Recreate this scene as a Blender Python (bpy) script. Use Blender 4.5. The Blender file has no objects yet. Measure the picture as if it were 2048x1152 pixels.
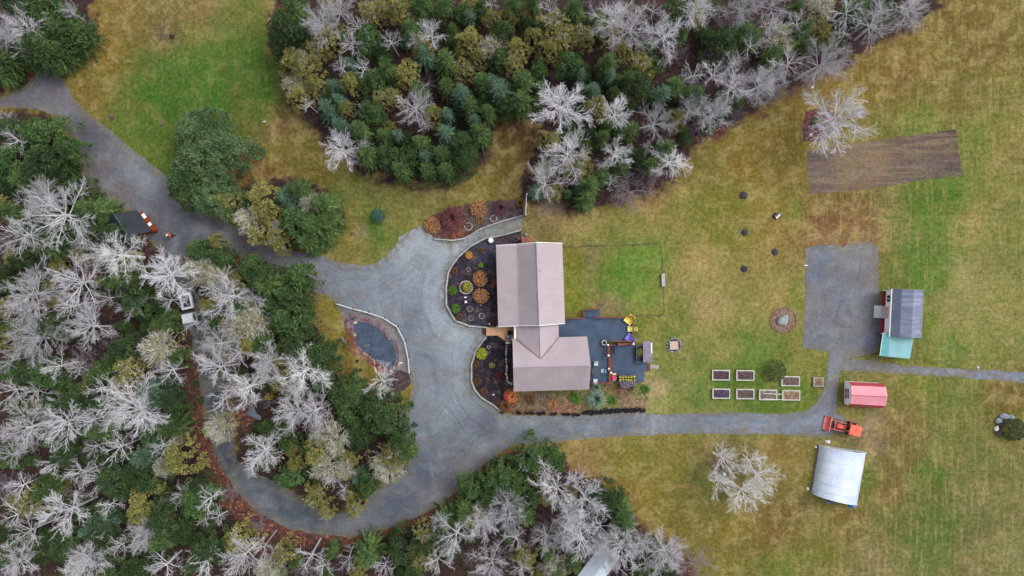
import bpy, bmesh, math, random
import numpy as np
from mathutils import Vector, Matrix, Quaternion
from mathutils.geometry import delaunay_2d_cdt
random.seed(7); RNG = np.random.default_rng(7)
PI = math.pi
SC = bpy.context.scene
COL = SC.collection

# ---------------------------------------------------------------- camera, sky, sun, exposure
CAM_H = 95.0            # metres above the ground, looking straight down
PPM = 16.0              # photo pixels per metre on the ground
cam_d = bpy.data.cameras.new('drone_camera'); cam = bpy.data.objects.new('drone_camera', cam_d); COL.objects.link(cam)
cam.location = (0, 0, CAM_H); cam.rotation_euler = (0, 0, 0)
cam_d.sensor_width = 36.0; cam_d.lens = 36.0 * CAM_H / (2048 / PPM)
cam_d.clip_start = 1.0; cam_d.clip_end = 3000
SC.camera = cam
SUN_EL, SUN_AZ = math.radians(55), math.radians(62)
world = bpy.data.worlds.new("World"); SC.world = world; world.use_nodes = True
wn = world.node_tree.nodes; wl = world.node_tree.links; wn.clear()
sky = wn.new('ShaderNodeTexSky'); sky.sky_type = 'NISHITA'; sky.sun_disc = False
sky.sun_elevation = SUN_EL; sky.sun_rotation = SUN_AZ; sky.air_density = 1.0; sky.dust_density = 4.0; sky.ozone_density = 1.0
hsv = wn.new('ShaderNodeHueSaturation'); hsv.inputs['Saturation'].default_value = 0.30   # thick even cloud takes most of the blue out
bg = wn.new('ShaderNodeBackground'); bg.inputs[1].default_value = 0.14
wo = wn.new('ShaderNodeOutputWorld')
wl.new(sky.outputs[0], hsv.inputs['Color']); wl.new(hsv.outputs[0], bg.inputs[0]); wl.new(bg.outputs[0], wo.inputs[0])
sun_d = bpy.data.lights.new('sun', 'SUN'); sun_d.energy = 0.6; sun_d.angle = math.radians(25); sun_d.color = (1.0, 0.97, 0.93)
sun = bpy.data.objects.new('sun', sun_d); COL.objects.link(sun)
sdir = Vector((math.sin(SUN_AZ) * math.cos(SUN_EL), math.cos(SUN_AZ) * math.cos(SUN_EL), math.sin(SUN_EL)))
sun.rotation_euler = sdir.to_track_quat('Z', 'Y').to_euler(); sun.location = (20, -30, 60)
SC.view_settings.view_transform = 'Standard'; SC.view_settings.look = 'None'
SC.view_settings.exposure = 0.74; SC.view_settings.gamma = 1.0
SC.cycles.max_bounces = 5; SC.cycles.diffuse_bounces = 3; SC.cycles.glossy_bounces = 2; SC.cycles.transmission_bounces = 3
SC.cycles.transparent_max_bounces = 6

# ---------------------------------------------------------------- helpers
def U(px, py, z=0.0):
    """photo pixel -> the point at height z that shows there"""
    s = (CAM_H - z) / CAM_H / PPM
    return Vector(((px - 1024) * s, -(py - 576) * s, z))
def lin(c):
    c = c / 255.0
    return 0.78 * (c / 12.92 if c <= 0.04045 else ((c + 0.055) / 1.055) ** 2.4)
def rgb(r, g, b): return (lin(r), lin(g), lin(b), 1.0)
_MATS = {}
def mat(name, c, c2=None, s=3.0, rough=0.85, metal=0.0, fine=0.25, fs=25.0, bump=0.0, objvar=0.0, island=0.0, stretch=None, spec=0.3, trans=0.0, coat=0.0):
    """principled material: base c blended with c2 by noise of scale s, plus fine value noise"""
    if name in _MATS: return _MATS[name]
    m = bpy.data.materials.new(name); m.use_nodes = True
    nt = m.node_tree; N = nt.nodes; L = nt.links; B = N['Principled BSDF']
    tc = N.new('ShaderNodeTexCoord'); src = tc.outputs['Object']
    if stretch:
        mp = N.new('ShaderNodeMapping'); mp.inputs['Scale'].default_value = stretch; L.new(src, mp.inputs[0]); src = mp.outputs[0]
    n1 = N.new('ShaderNodeTexNoise'); n1.inputs['Scale'].default_value = s; n1.inputs['Detail'].default_value = 4; L.new(src, n1.inputs['Vector'])
    r1 = N.new('ShaderNodeMapRange'); r1.inputs[1].default_value = 0.35; r1.inputs[2].default_value = 0.65; L.new(n1.outputs[0], r1.inputs[0])
    mx = N.new('ShaderNodeMix'); mx.data_type = 'RGBA'; mx.inputs[6].default_value = rgb(*c); mx.inputs[7].default_value = rgb(*(c2 or tuple(v * 0.85 for v in c)))
    L.new(r1.outputs[0], mx.inputs[0]); out = mx.outputs[2]
    n2 = N.new('ShaderNodeTexNoise'); n2.inputs['Scale'].default_value = fs; n2.inputs['Detail'].default_value = 2; L.new(src, n2.inputs['Vector'])
    r2 = N.new('ShaderNodeMapRange'); r2.inputs[1].default_value = 0.3; r2.inputs[2].default_value = 0.7
    r2.inputs[3].default_value = 1 - fine; r2.inputs[4].default_value = 1 + fine; L.new(n2.outputs[0], r2.inputs[0])
    val = r2.outputs[0]
    if objvar:
        oi = N.new('ShaderNodeObjectInfo'); r3 = N.new('ShaderNodeMapRange'); r3.inputs[3].default_value = 1 - objvar; r3.inputs[4].default_value = 1 + objvar
        L.new(oi.outputs['Random'], r3.inputs[0]); mm = N.new('ShaderNodeMath'); mm.operation = 'MULTIPLY'; L.new(val, mm.inputs[0]); L.new(r3.outputs[0], mm.inputs[1]); val = mm.outputs[0]
    if island:
        gi = N.new('ShaderNodeNewGeometry'); r4 = N.new('ShaderNodeMapRange'); r4.inputs[3].default_value = 1 - island; r4.inputs[4].default_value = 1 + island
        L.new(gi.outputs['Random Per Island'], r4.inputs[0]); mm = N.new('ShaderNodeMath'); mm.operation = 'MULTIPLY'; L.new(val, mm.inputs[0]); L.new(r4.outputs[0], mm.inputs[1]); val = mm.outputs[0]
    hv = N.new('ShaderNodeHueSaturation'); L.new(val, hv.inputs['Value']); L.new(out, hv.inputs['Color'])
    L.new(hv.outputs[0], B.inputs['Base Color'])
    B.inputs['Roughness'].default_value = rough; B.inputs['Metallic'].default_value = metal
    B.inputs['Specular IOR Level'].default_value = spec
    if coat: B.inputs['Coat Weight'].default_value = coat
    if bump:
        bp = N.new('ShaderNodeBump'); bp.inputs['Strength'].default_value = bump; bp.inputs['Distance'].default_value = 0.03
        L.new(n2.outputs[0], bp.inputs['Height']); L.new(bp.outputs[0], B.inputs['Normal'])
    _MATS[name] = m
    return m

class MB:
    """collects shapes; build() links them as ONE mesh object"""
    def __init__(s): s.v = []; s.f = []; s.M = Matrix()
    def _add(s, vs, fs):
        n = len(s.v); s.v += [tuple(s.M @ Vector(p)) for p in vs]; s.f += [tuple(i + n for i in f) for f in fs]; return s
    def box(s, cx, cy, cz, sx, sy, sz, rz=0.0, ry=0.0, rx=0.0):
        R = Matrix.Rotation(rz, 3, 'Z') @ Matrix.Rotation(ry, 3, 'Y') @ Matrix.Rotation(rx, 3, 'X'); c = Vector((cx, cy, cz))
        vs = [c + R @ Vector((x * sx / 2, y * sy / 2, z * sz / 2)) for z in (-1, 1) for x, y in ((-1, -1), (1, -1), (1, 1), (-1, 1))]
        return s._add(vs, [(3, 2, 1, 0), (4, 5, 6, 7), (0, 1, 5, 4), (1, 2, 6, 5), (2, 3, 7, 6), (3, 0, 4, 7)])
    def prism(s, pts, z0, z1):
        n = len(pts)
        a = sum(pts[i][0] * pts[(i + 1) % n][1] - pts[(i + 1) % n][0] * pts[i][1] for i in range(n))
        if a < 0: pts = pts[::-1]
        vs = [(p[0], p[1], z0) for p in pts] + [(p[0], p[1], z1) for p in pts]
        return s._add(vs, [tuple(range(n - 1, -1, -1)), tuple(range(n, 2 * n))] + [(i, (i + 1) % n, n + (i + 1) % n, n + i) for i in range(n)])
    def slab(s, pts, t):
        """sheet with corner points pts (top side), thickness t downwards"""
        n = len(pts); vs = [Vector(p) for p in pts] + [Vector(p) - Vector((0, 0, t)) for p in pts]
        nz = (vs[1] - vs[0]).cross(vs[2] - vs[1]).z
        f = [tuple(range(n)), tuple(range(2 * n - 1, n - 1, -1))] + [(i, n + i, n + (i + 1) % n, (i + 1) % n) for i in range(n)]
        if nz < 0: f = [q[::-1] for q in f]
        return s._add(vs, f)
    def tube(s, pts, rad, n=6, cap=True):
        pts = [Vector(p) for p in pts]; k = len(pts)
        if not hasattr(rad, '__len__'): rad = [rad] * k
        d0 = (pts[1] - pts[0]).normalized(); u = d0.orthogonal().normalized()
        vs = []
        for i, p in enumerate(pts):
            d = (pts[min(i + 1, k - 1)] - pts[max(i - 1, 0)]).normalized()
            u = (u - d * u.dot(d)).normalized(); w = d.cross(u)
            vs += [p + (u * math.cos(2 * PI * j / n) + w * math.sin(2 * PI * j / n)) * rad[i] for j in range(n)]
        fs = [(i * n + j, i * n + (j + 1) % n, (i + 1) * n + (j + 1) % n, (i + 1) * n + j) for i in range(k - 1) for j in range(n)]
        if cap: fs += [tuple(range(n - 1, -1, -1)), tuple(range((k - 1) * n, k * n))]
        return s._add(vs, fs)
    def lathe(s, c, prof, n=16, cap=True):
        """profile [(r, z)...] turned about the vertical through c"""
        c = Vector(c); k = len(prof)
        vs = [c + Vector((r * math.cos(2 * PI * j / n), r * math.sin(2 * PI * j / n), z)) for r, z in prof for j in range(n)]
        fs = [(i * n + j, i * n + (j + 1) % n, (i + 1) * n + (j + 1) % n, (i + 1) * n + j) for i in range(k - 1) for j in range(n)]
        if cap: fs += [tuple(range(n - 1, -1, -1)), tuple(range((k - 1) * n, k * n))]
        return s._add(vs, fs)
    def rock(s, c, rx, ry, rz, seed=0, jag=0.22, rot=0.0):
        r = random.Random(seed); bm = bmesh.new(); bmesh.ops.create_icosphere(bm, subdivisions=2, radius=1)
        R = Matrix.Rotation(rot, 3, 'Z'); ax = [Vector((r.uniform(-1, 1), r.uniform(-1, 1), r.uniform(-1, 1))).normalized() for _ in range(7)]
        vs = []
        for v in bm.verts:
            p = v.co.copy()
            for a in ax:
                d = p.dot(a)
                if d > 0.72: p -= a * (d - 0.72) * 0.9
            p *= 1 + r.uniform(-jag, jag) * 0.35
            vs.append(Vector(c) + R @ Vector((p.x * rx, p.y * ry, p.z * rz)))
        fs = [tuple(v.index for v in f.verts) for f in bm.faces]; bm.free()
        return s._add(vs, fs)
    def build(s, name, m, parent=None, smooth=False, world=True):
        """world=True: points are world points, shifted to the parent's origin"""
        me = bpy.data.meshes.new(name)
        vs = s.v
        if parent is not None and world:
            o = Vector(parent.get('_o', (0, 0, 0))); vs = [(p[0] - o.x, p[1] - o.y, p[2] - o.z) for p in vs]
        me.from_pydata(vs, [], s.f); me.validate(clean_customdata=False)
        if m: me.materials.append(m)
        if smooth: me.polygons.foreach_set('use_smooth', [True] * len(me.polygons))
        o = bpy.data.objects.new(name, me); COL.objects.link(o)
        if parent is not None:
            o.parent = parent
            if world: o['_o'] = tuple(parent.get('_o', (0, 0, 0)))
        return o
def tag(o, label=None, cat=None, group=None, kind=None):
    if label: o['label'] = label
    if cat: o['category'] = cat
    if group: o['group'] = group
    if kind: o['kind'] = kind
    return o
def thing(name, label, cat, loc=(0, 0, 0), rz=0.0, group=None):
    o = bpy.data.objects.new(name, None); COL.objects.link(o); o.location = loc; o.rotation_euler = (0, 0, rz)
    o.empty_display_size = 0.3; o['_o'] = tuple(loc)
    return tag(o, label, cat, group)
def solo(name, mb, m, label, cat, group=None, smooth=False):
    """a thing that is one mesh, its origin at its base"""
    vs = np.array(mb.v); o0 = Vector(((vs[:, 0].min() + vs[:, 0].max()) / 2, (vs[:, 1].min() + vs[:, 1].max()) / 2, vs[:, 2].min()))
    mb.v = [(p[0] - o0.x, p[1] - o0.y, p[2] - o0.z) for p in mb.v]
    o = mb.build(name, m, None, smooth); o.location = o0
    return tag(o, label, cat, group)

# ---------------------------------------------------------------- 2-D helpers (photo pixels of the ground plane, for tracing)
def inpoly(X, Y, poly):
    r = np.zeros(X.shape, bool); n = len(poly)
    for i in range(n):
        x0, y0 = poly[i]; x1, y1 = poly[(i + 1) % n]
        if y0 == y1: continue
        c = ((y0 > Y) != (y1 > Y)) & (X < (x1 - x0) * (Y - y0) / (y1 - y0) + x0); r ^= c
    return r
def polydist(X, Y, poly, closed=True):
    d = np.full(X.shape, 1e9); n = len(poly)
    for i in range(n if closed else n - 1):
        ax, ay = poly[i]; bx, by = poly[(i + 1) % n]; dx, dy = bx - ax, by - ay
        t = np.clip(((X - ax) * dx + (Y - ay) * dy) / (dx * dx + dy * dy + 1e-9), 0, 1)
        d = np.minimum(d, np.hypot(X - ax - t * dx, Y - ay - t * dy))
    return d
def sdist(X, Y, poly): return np.where(inpoly(X, Y, poly), 1, -1) * polydist(X, Y, poly)
def idw(X, Y, S, p=3.2):
    S = np.array(S, float); C = np.array([[lin(r), lin(g), lin(b)] for r, g, b in S[:, 2:5]])
    acc = np.zeros(X.shape + (3,)); w = np.zeros(X.shape)
    for (x, y), c in zip(S[:, :2], C):
        k = 1.0 / (np.hypot(X - x, Y - y) + 12.0) ** p; acc += k[..., None] * c; w += k
    return acc / w[..., None]
def vnoise(X, Y, s, seed=0):
    """smooth value noise, period s"""
    r = np.random.default_rng(seed); G = r.random((128, 128)); x = X / s; y = Y / s
    xi = np.floor(x).astype(int); yi = np.floor(y).astype(int); fx = x - xi; fy = y - yi
    fx = fx * fx * (3 - 2 * fx); fy = fy * fy * (3 - 2 * fy)
    g = lambda a, b: G[a % 128, b % 128]
    return (g(xi, yi) * (1 - fx) + g(xi + 1, yi) * fx) * (1 - fy) + (g(xi, yi + 1) * (1 - fx) + g(xi + 1, yi + 1) * fx) * fy
def smooth(x): x = np.clip(x, 0, 1); return x * x * (3 - 2 * x)

# traced outlines (photo pixels)
ROAD = [(-40,195),(0,195),(40,178),(65,160),(76,138),(95,132),(105,140),(130,165),(150,200),(180,230),(215,255),(255,290),(300,325),(330,350),(370,400),(430,433),(470,455),(512,477),(545,491),(595,504),(645,512),(679,524),(729,532),(759,524),(779,507),(795,484),(799,474),(825,461),(845,449),(856,462),(868,478),(905,481),(930,477),(963,457),(1000,444),(1046,431),(1043,460),(1000,472),(970,477),(941,493),(917,514),(903,533),(897,546),(893,573),(893,610),(905,632),(912,642),(940,652),(972,655),(972,672),(952,700),(943,730),(943,763),(950,780),(963,795),(990,812),(1000,823),(1024,831),(1124,831),(1164,830),(1224,826),(1291,826),(1304,829),(1391,827),(1457,825),(1536,827),(1576,828),(1596,825),(1616,821),(1633,805),(1646,785),(1651,768),(1655,740),(1657,704),(1639,701),(1606,696),(1605,677),(1608,650),(1609,584),(1609,530),(1612,498),(1625,492),(1640,486),(1652,492),(1668,487),(1684,494),(1700,485),(1716,488),(1730,482),(1746,486),(1755,494),(1757,530),(1758,577),(1762,640),(1764,690),(1753,704),(1720,712),(1700,716),(1749,722),(1803,731),(1903,737),(2048,744),(2200,748),(2200,772),(2048,766),(2003,761),(1903,754),(1803,747),(1736,744),(1679,741),(1676,768),(1674,795),(1673,825),(1683,831),(1700,848),(1690,862),(1679,868),(1649,875),(1603,871),(1536,868),(1457,868),(1357,868),(1291,871),(1231,873),(1141,881),(1091,886),(1024,891),(995,908),(945,948),(919,968),(912,981),(885,1008),(845,1028),(795,1051),(745,1065),(695,1073),(645,1070),(579,1058),(539,1038),(512,1021),(490,1001),(467,975),(447,941),(430,908),(413,851),(403,788),(400,768),(390,720),(385,680),(375,640),(362,600),(350,560),(338,530),(330,505),(310,492),(296,480),(280,440),(245,415),(225,410),(205,390),(193,384),(173,367),(160,317),(157,287),(127,253),(110,230),(67,217),(0,213),(-40,213)]
ISLAND = [(367,514),(393,494),(417,489),(450,497),(483,514),(512,520),(545,537),(579,551),(612,571),(625,584),(659,594),(673,607),(678,618),(690,640),(700,690),(720,715),(760,728),(800,748),(820,748),(825,772),(819,801),(799,831),(805,851),(818,885),(820,911),(812,938),(779,965),(745,985),(725,1011),(685,1025),(655,1031),(615,1008),(582,981),(552,965),(522,951),(495,935),(473,918),(467,885),(460,845),(460,811),(450,768),(440,740),(425,700),(418,660),(410,630),(395,590),(378,550),(365,525)]
F_TL = [(-60,-40),(182,-40),(184,0),(186,70),(165,100),(100,128),(76,138),(65,160),(45,172),(-60,195)]
F_L = [(-60,216),(60,222),(120,240),(150,290),(156,330),(165,370),(190,390),(215,405),(228,440),(250,470),(296,480),(330,505),(350,560),(375,640),(388,700),(400,768),(410,840),(430,908),(447,941),(475,985),(512,1021),(560,1050),(640,1070),(700,1074),(770,1060),(850,1028),(905,988),(925,962),(970,922),(1024,898),(1090,903),(1140,945),(1200,962),(1238,1010),(1266,1050),(1318,1080),(1365,1105),(1395,1165),(1400,1240),(-60,1240)]
F_TOP = [(540,-40),(543,100),(566,112),(562,150),(580,215),(640,262),(660,292),(700,330),(760,358),(850,376),(915,368),(980,325),(986,280),(982,258),(1005,240),(1060,212),(1075,265),(1052,345),(1040,390),(1062,415),(1130,418),(1190,415),(1250,398),(1325,380),(1375,338),(1395,295),(1430,268),(1540,198),(1620,162),(1690,128),(1760,84),(1830,52),(1885,5),(1895,-40)]
F_CL = [(470,380),(520,362),(600,362),(650,385),(672,420),(668,480),(640,500),(590,502),(512,475),(470,452),(462,420)]
F_ISL = [(378,510),(400,494),(450,498),(512,522),(579,553),(622,588),(625,640),(640,680),(665,745),(700,800),(760,812),(800,832),(818,885),(820,911),(812,938),(779,965),(745,985),(725,1011),(685,1025),(655,1031),(582,981),(522,951),(473,918),(460,811),(440,740),(418,660),(395,590)]
LITTER = [(372,700),(392,700),(402,770),(415,850),(432,908),(450,941),(470,975),(515,1021),(580,1056),(650,1068),(700,1071),(760,1060),(845,1026),(885,1006),(915,978),(925,960),(985,912),(1030,896),(1000,925),(960,955),(928,985),(895,1020),(850,1042),(790,1070),(700,1090),(610,1095),(540,1080),(480,1045),(440,1010),(412,960),(395,900),(380,850),(374,790)]
GRASS = [(250,40,126,106,58),(400,20,124,106,66),(450,60,104,112,56),(400,150,60,104,34),(300,190,66,102,36),(340,130,70,104,38),(350,230,64,100,34),(430,190,64,102,36),(300,250,78,104,38),(330,70,112,98,62),(200,90,136,110,50),(180,190,122,106,52),(260,250,96,112,48),(500,120,66,102,36),(535,180,62,98,34),(530,230,90,104,44),(465,90,78,106,40),(500,20,100,108,50),(550,290,118,104,54),(560,250,112,90,58),(520,350,110,78,46),(640,350,116,106,48),(610,290,110,100,48),(720,330,98,108,50),(700,400,106,116,60),(690,450,128,108,52),(750,455,86,112,50),(800,420,116,114,58),(860,400,118,112,62),(700,500,118,112,58),(960,380,116,106,48),(1030,340,100,88,44),(1030,260,92,68,46),(1080,440,128,112,76),(1150,440,152,134,84),(1250,440,128,124,66),(1300,410,140,116,72),(1350,430,126,122,62),(1230,550,88,124,44),(1270,530,84,126,42),(1260,580,92,128,46),(1160,520,118,120,38),(1140,600,122,128,46),(1180,520,112,108,70),(1300,520,108,134,56),(1280,600,120,138,62),(1220,615,124,112,78),(1400,520,156,136,84),(1360,560,140,130,78),(1420,620,154,136,88),(1430,420,110,110,42),(1440,460,112,112,42),(1500,330,126,106,46),(1550,460,142,118,60),(1600,300,120,102,48),(1590,420,120,120,52),(1560,600,148,130,78),(1590,600,124,126,56),(1700,100,126,98,44),(1640,180,124,98,50),(1800,150,120,94,50),(1950,80,112,92,48),(1900,200,118,102,54),(2000,300,130,116,64),(1850,250,104,116,50),(1960,290,108,124,56),(1680,440,120,82,56),(1630,440,116,84,56),(1735,440,122,90,62),(1680,410,112,84,52),(1650,475,134,94,74),(1720,475,134,98,76),(1850,420,84,116,44),(1890,380,88,118,44),(1790,420,128,122,72),(1950,450,140,128,74),(2010,480,112,116,60),(1900,600,140,134,84),(1930,560,152,142,92),(1900,640,146,136,86),(1850,520,78,116,42),(1845,560,86,116,44),(1830,410,86,112,42),(1860,470,88,114,48),(1880,560,84,116,46),(1860,640,104,124,46),(2000,620,134,128,74),(1970,700,122,124,66),(1890,690,94,122,58),(1350,640,110,118,56),(1450,700,124,126,66),(1510,700,100,122,54),(1500,740,86,116,44),(1600,780,86,116,42),(1540,800,86,114,42),(1450,765,84,114,46),(1620,730,122,122,58),(1350,790,116,128,62),(1318,772,176,158,116),(1330,740,112,124,60),(1400,790,100,118,58),(1300,640,124,124,54),(1150,925,146,118,78),(1120,905,140,122,72),(1250,920,122,116,52),(1350,900,128,118,58),(1350,950,120,112,52),(1250,1010,130,100,56),(1300,1000,122,110,48),(1400,960,104,108,54),(1440,925,100,80,58),(1450,1060,118,106,48),(1550,1060,112,90,50),(1560,900,128,108,58),(1600,960,118,106,50),(1800,850,116,92,56),(1850,950,82,104,42),(1870,1060,70,98,40),(1800,920,110,94,52),(1740,880,134,112,90),(1740,850,146,122,104),(1810,780,116,112,54),(1800,1050,96,104,54),(1740,960,100,108,46),(1780,980,116,92,54),(1700,1040,112,94,50),(1950,1000,108,106,66),(1880,1070,84,104,52),(2000,790,104,86,42),(1900,800,96,108,52),(1930,920,104,108,58),(1740,1110,124,114,78),(1650,1100,110,106,50),(1560,1140,98,108,44),(2030,1100,116,116,74),(1950,1120,120,112,72),(640,640,136,118,64),(665,640,122,114,50),(690,700,114,104,48),(720,760,114,106,46),(780,800,122,106,46),(690,735,118,98,50),(1700,800,104,104,52),(1720,830,112,108,56),(1850,720,104,108,46),(1850,770,106,116,46)]

def attrs(me, cols, **fl):
    a = me.color_attributes.new('Col', 'FLOAT_COLOR', 'POINT'); a.data.foreach_set('color', np.concatenate([cols, np.ones((len(cols), 1))], 1).astype(np.float32).ravel())
    for k, v in fl.items():
        b = me.attributes.new(k, 'FLOAT', 'POINT'); b.data.foreach_set('value', np.asarray(v, np.float32).ravel())

# ---- the ground: one sheet, dense where the photo sees it
def axis(lo, hi, step, far):
    a = np.arange(lo, hi + step, step); o = [30, 70, 140, 260, 500, far]
    return np.concatenate([[lo - q for q in o[::-1]], a, [a[-1] + q for q in o]])
gx = axis(-67, 67, 0.3, 900); gy = axis(-39, 39, 0.3, 900)
GX, GY = np.meshgrid(gx, gy); PX = GX * PPM + 1024; PY = 576 - GY * PPM
cPX = np.clip(PX, -60, 2110); cPY = np.clip(PY, -40, 1190)
gc = idw(cPX, cPY, GRASS)
jit = (vnoise(PX, PY, 14, 1) - 0.5) * 26 + (vnoise(PX, PY, 5, 2) - 0.5) * 14
floor_c = np.array([lin(62), lin(48), lin(52)]); floor_c2 = np.array([lin(46), lin(40), lin(42)]); floor_c3 = np.array([lin(60), lin(60), lin(42)])
fm = np.zeros_like(PX)
for poly in (F_TL, F_L, F_TOP, F_CL, F_ISL):
    fm = np.maximum(fm, smooth((sdist(cPX, cPY, poly) + jit + 6) / 14))
# reddish brown strip where leaves gather along the wood's edge
em = np.zeros_like(PX)
for poly in (F_L, F_TOP, F_TL, F_ISL):
    d = sdist(cPX, cPY, poly) + jit * 0.6; em = np.maximum(em, smooth((d + 26) / 24) * (d < 8))
edge_c = np.array([lin(104), lin(72), lin(56)])
gc = gc * (1 - em[..., None] * 0.45) + edge_c * em[..., None] * 0.45
q = vnoise(PX, PY, 30, 5)[..., None]; q2 = vnoise(PX, PY, 55, 6)[..., None]
fc = floor_c * q + floor_c2 * (1 - q); fc = fc * (1 - 0.5 * smooth(q2 * 2 - 0.8)) + floor_c3 * 0.5 * smooth(q2 * 2 - 0.8)
gc = gc * (1 - fm[..., None]) + fc * fm[..., None]
lm = smooth((sdist(cPX, cPY, LITTER) + jit * 0.5 + 4) / 8)
for (x, y, r) in [(345,490,22),(420,505,20),(460,510,26),(480,518,16),(1345,1092,22),(1362,1125,20),(1385,1150,22),(1322,1085,14),(540,1090,30),(1400,265,20),(215,395,16),(60,155,24),(480,835,26),(150,240,8),(1340,275,22),(1530,230,14),(1625,170,14),(1430,268,20),(1020,235,24),(565,30,20)]:
    lm = np.maximum(lm, 0.75 * smooth((r - np.hypot(cPX - x, cPY - y) + jit * 0.8) / 10))
lit_c = np.array([lin(104), lin(74), lin(68)])
gc = gc * (1 - 0.85 * lm[..., None]) + lit_c * 0.85 * lm[..., None]
# bare and dead patches in the lawns
for (x, y, r, c, k) in [(330,68,26,(96,84,70),.6),(322,249,8,(110,96,84),.8),(545,262,22,(112,84,66),.6),(1435,925,22,(88,70,56),.7),(1440,985,18,(96,80,58),.5),(1660,40,30,(120,94,50),.4),(775,505,10,(132,124,92),.5),(725,465,16,(128,126,92),.5),(1330,785,9,(186,166,122),.7),(1100,412,34,(132,112,104),.6),(1240,395,20,(120,92,84),.6),(1205,612,16,(112,96,82),.8),(1245,610,14,(128,114,84),.6),(1180,507,18,(116,104,82),.5),(1600,1005,40,(96,82,58),.5),(1720,880,20,(96,80,62),.6),(1650,985,18,(98,84,70),.6),(1762,660,14,(92,84,78),.7)]:
    w = (k * smooth((r - np.hypot(cPX - x, cPY - y) + jit * 0.5) / (r * 0.5)))[..., None]
    gc = gc * (1 - w) + np.array([lin(v) for v in c]) * w
ny, nx = GX.shape; idx = np.arange(ny * nx).reshape(ny, nx)
faces = np.stack([idx[:-1, :-1], idx[:-1, 1:], idx[1:, 1:], idx[1:, :-1]], -1).reshape(-1, 4)
gm = bpy.data.meshes.new('ground'); gm.vertices.add(nx * ny)
gm.vertices.foreach_set('co', np.stack([GX, GY, np.zeros_like(GX)], -1).astype(np.float32).ravel())
gm.loops.add(faces.size); gm.loops.foreach_set('vertex_index', faces.ravel().astype(np.int32))
gm.polygons.add(len(faces)); gm.polygons.foreach_set('loop_start', np.arange(0, faces.size, 4, dtype=np.int32)); gm.update(calc_edges=True)
rg_ = gc[..., 0] / (gc[..., 1] + 1e-6)
attrs(gm, gc.reshape(-1, 3), dry=np.clip((rg_ - .75) / .6, 0, 1).ravel(), floor=np.maximum(fm, lm).ravel(), litter=lm.ravel(), field=smooth((PX - 1560) / 120).ravel())
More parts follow.
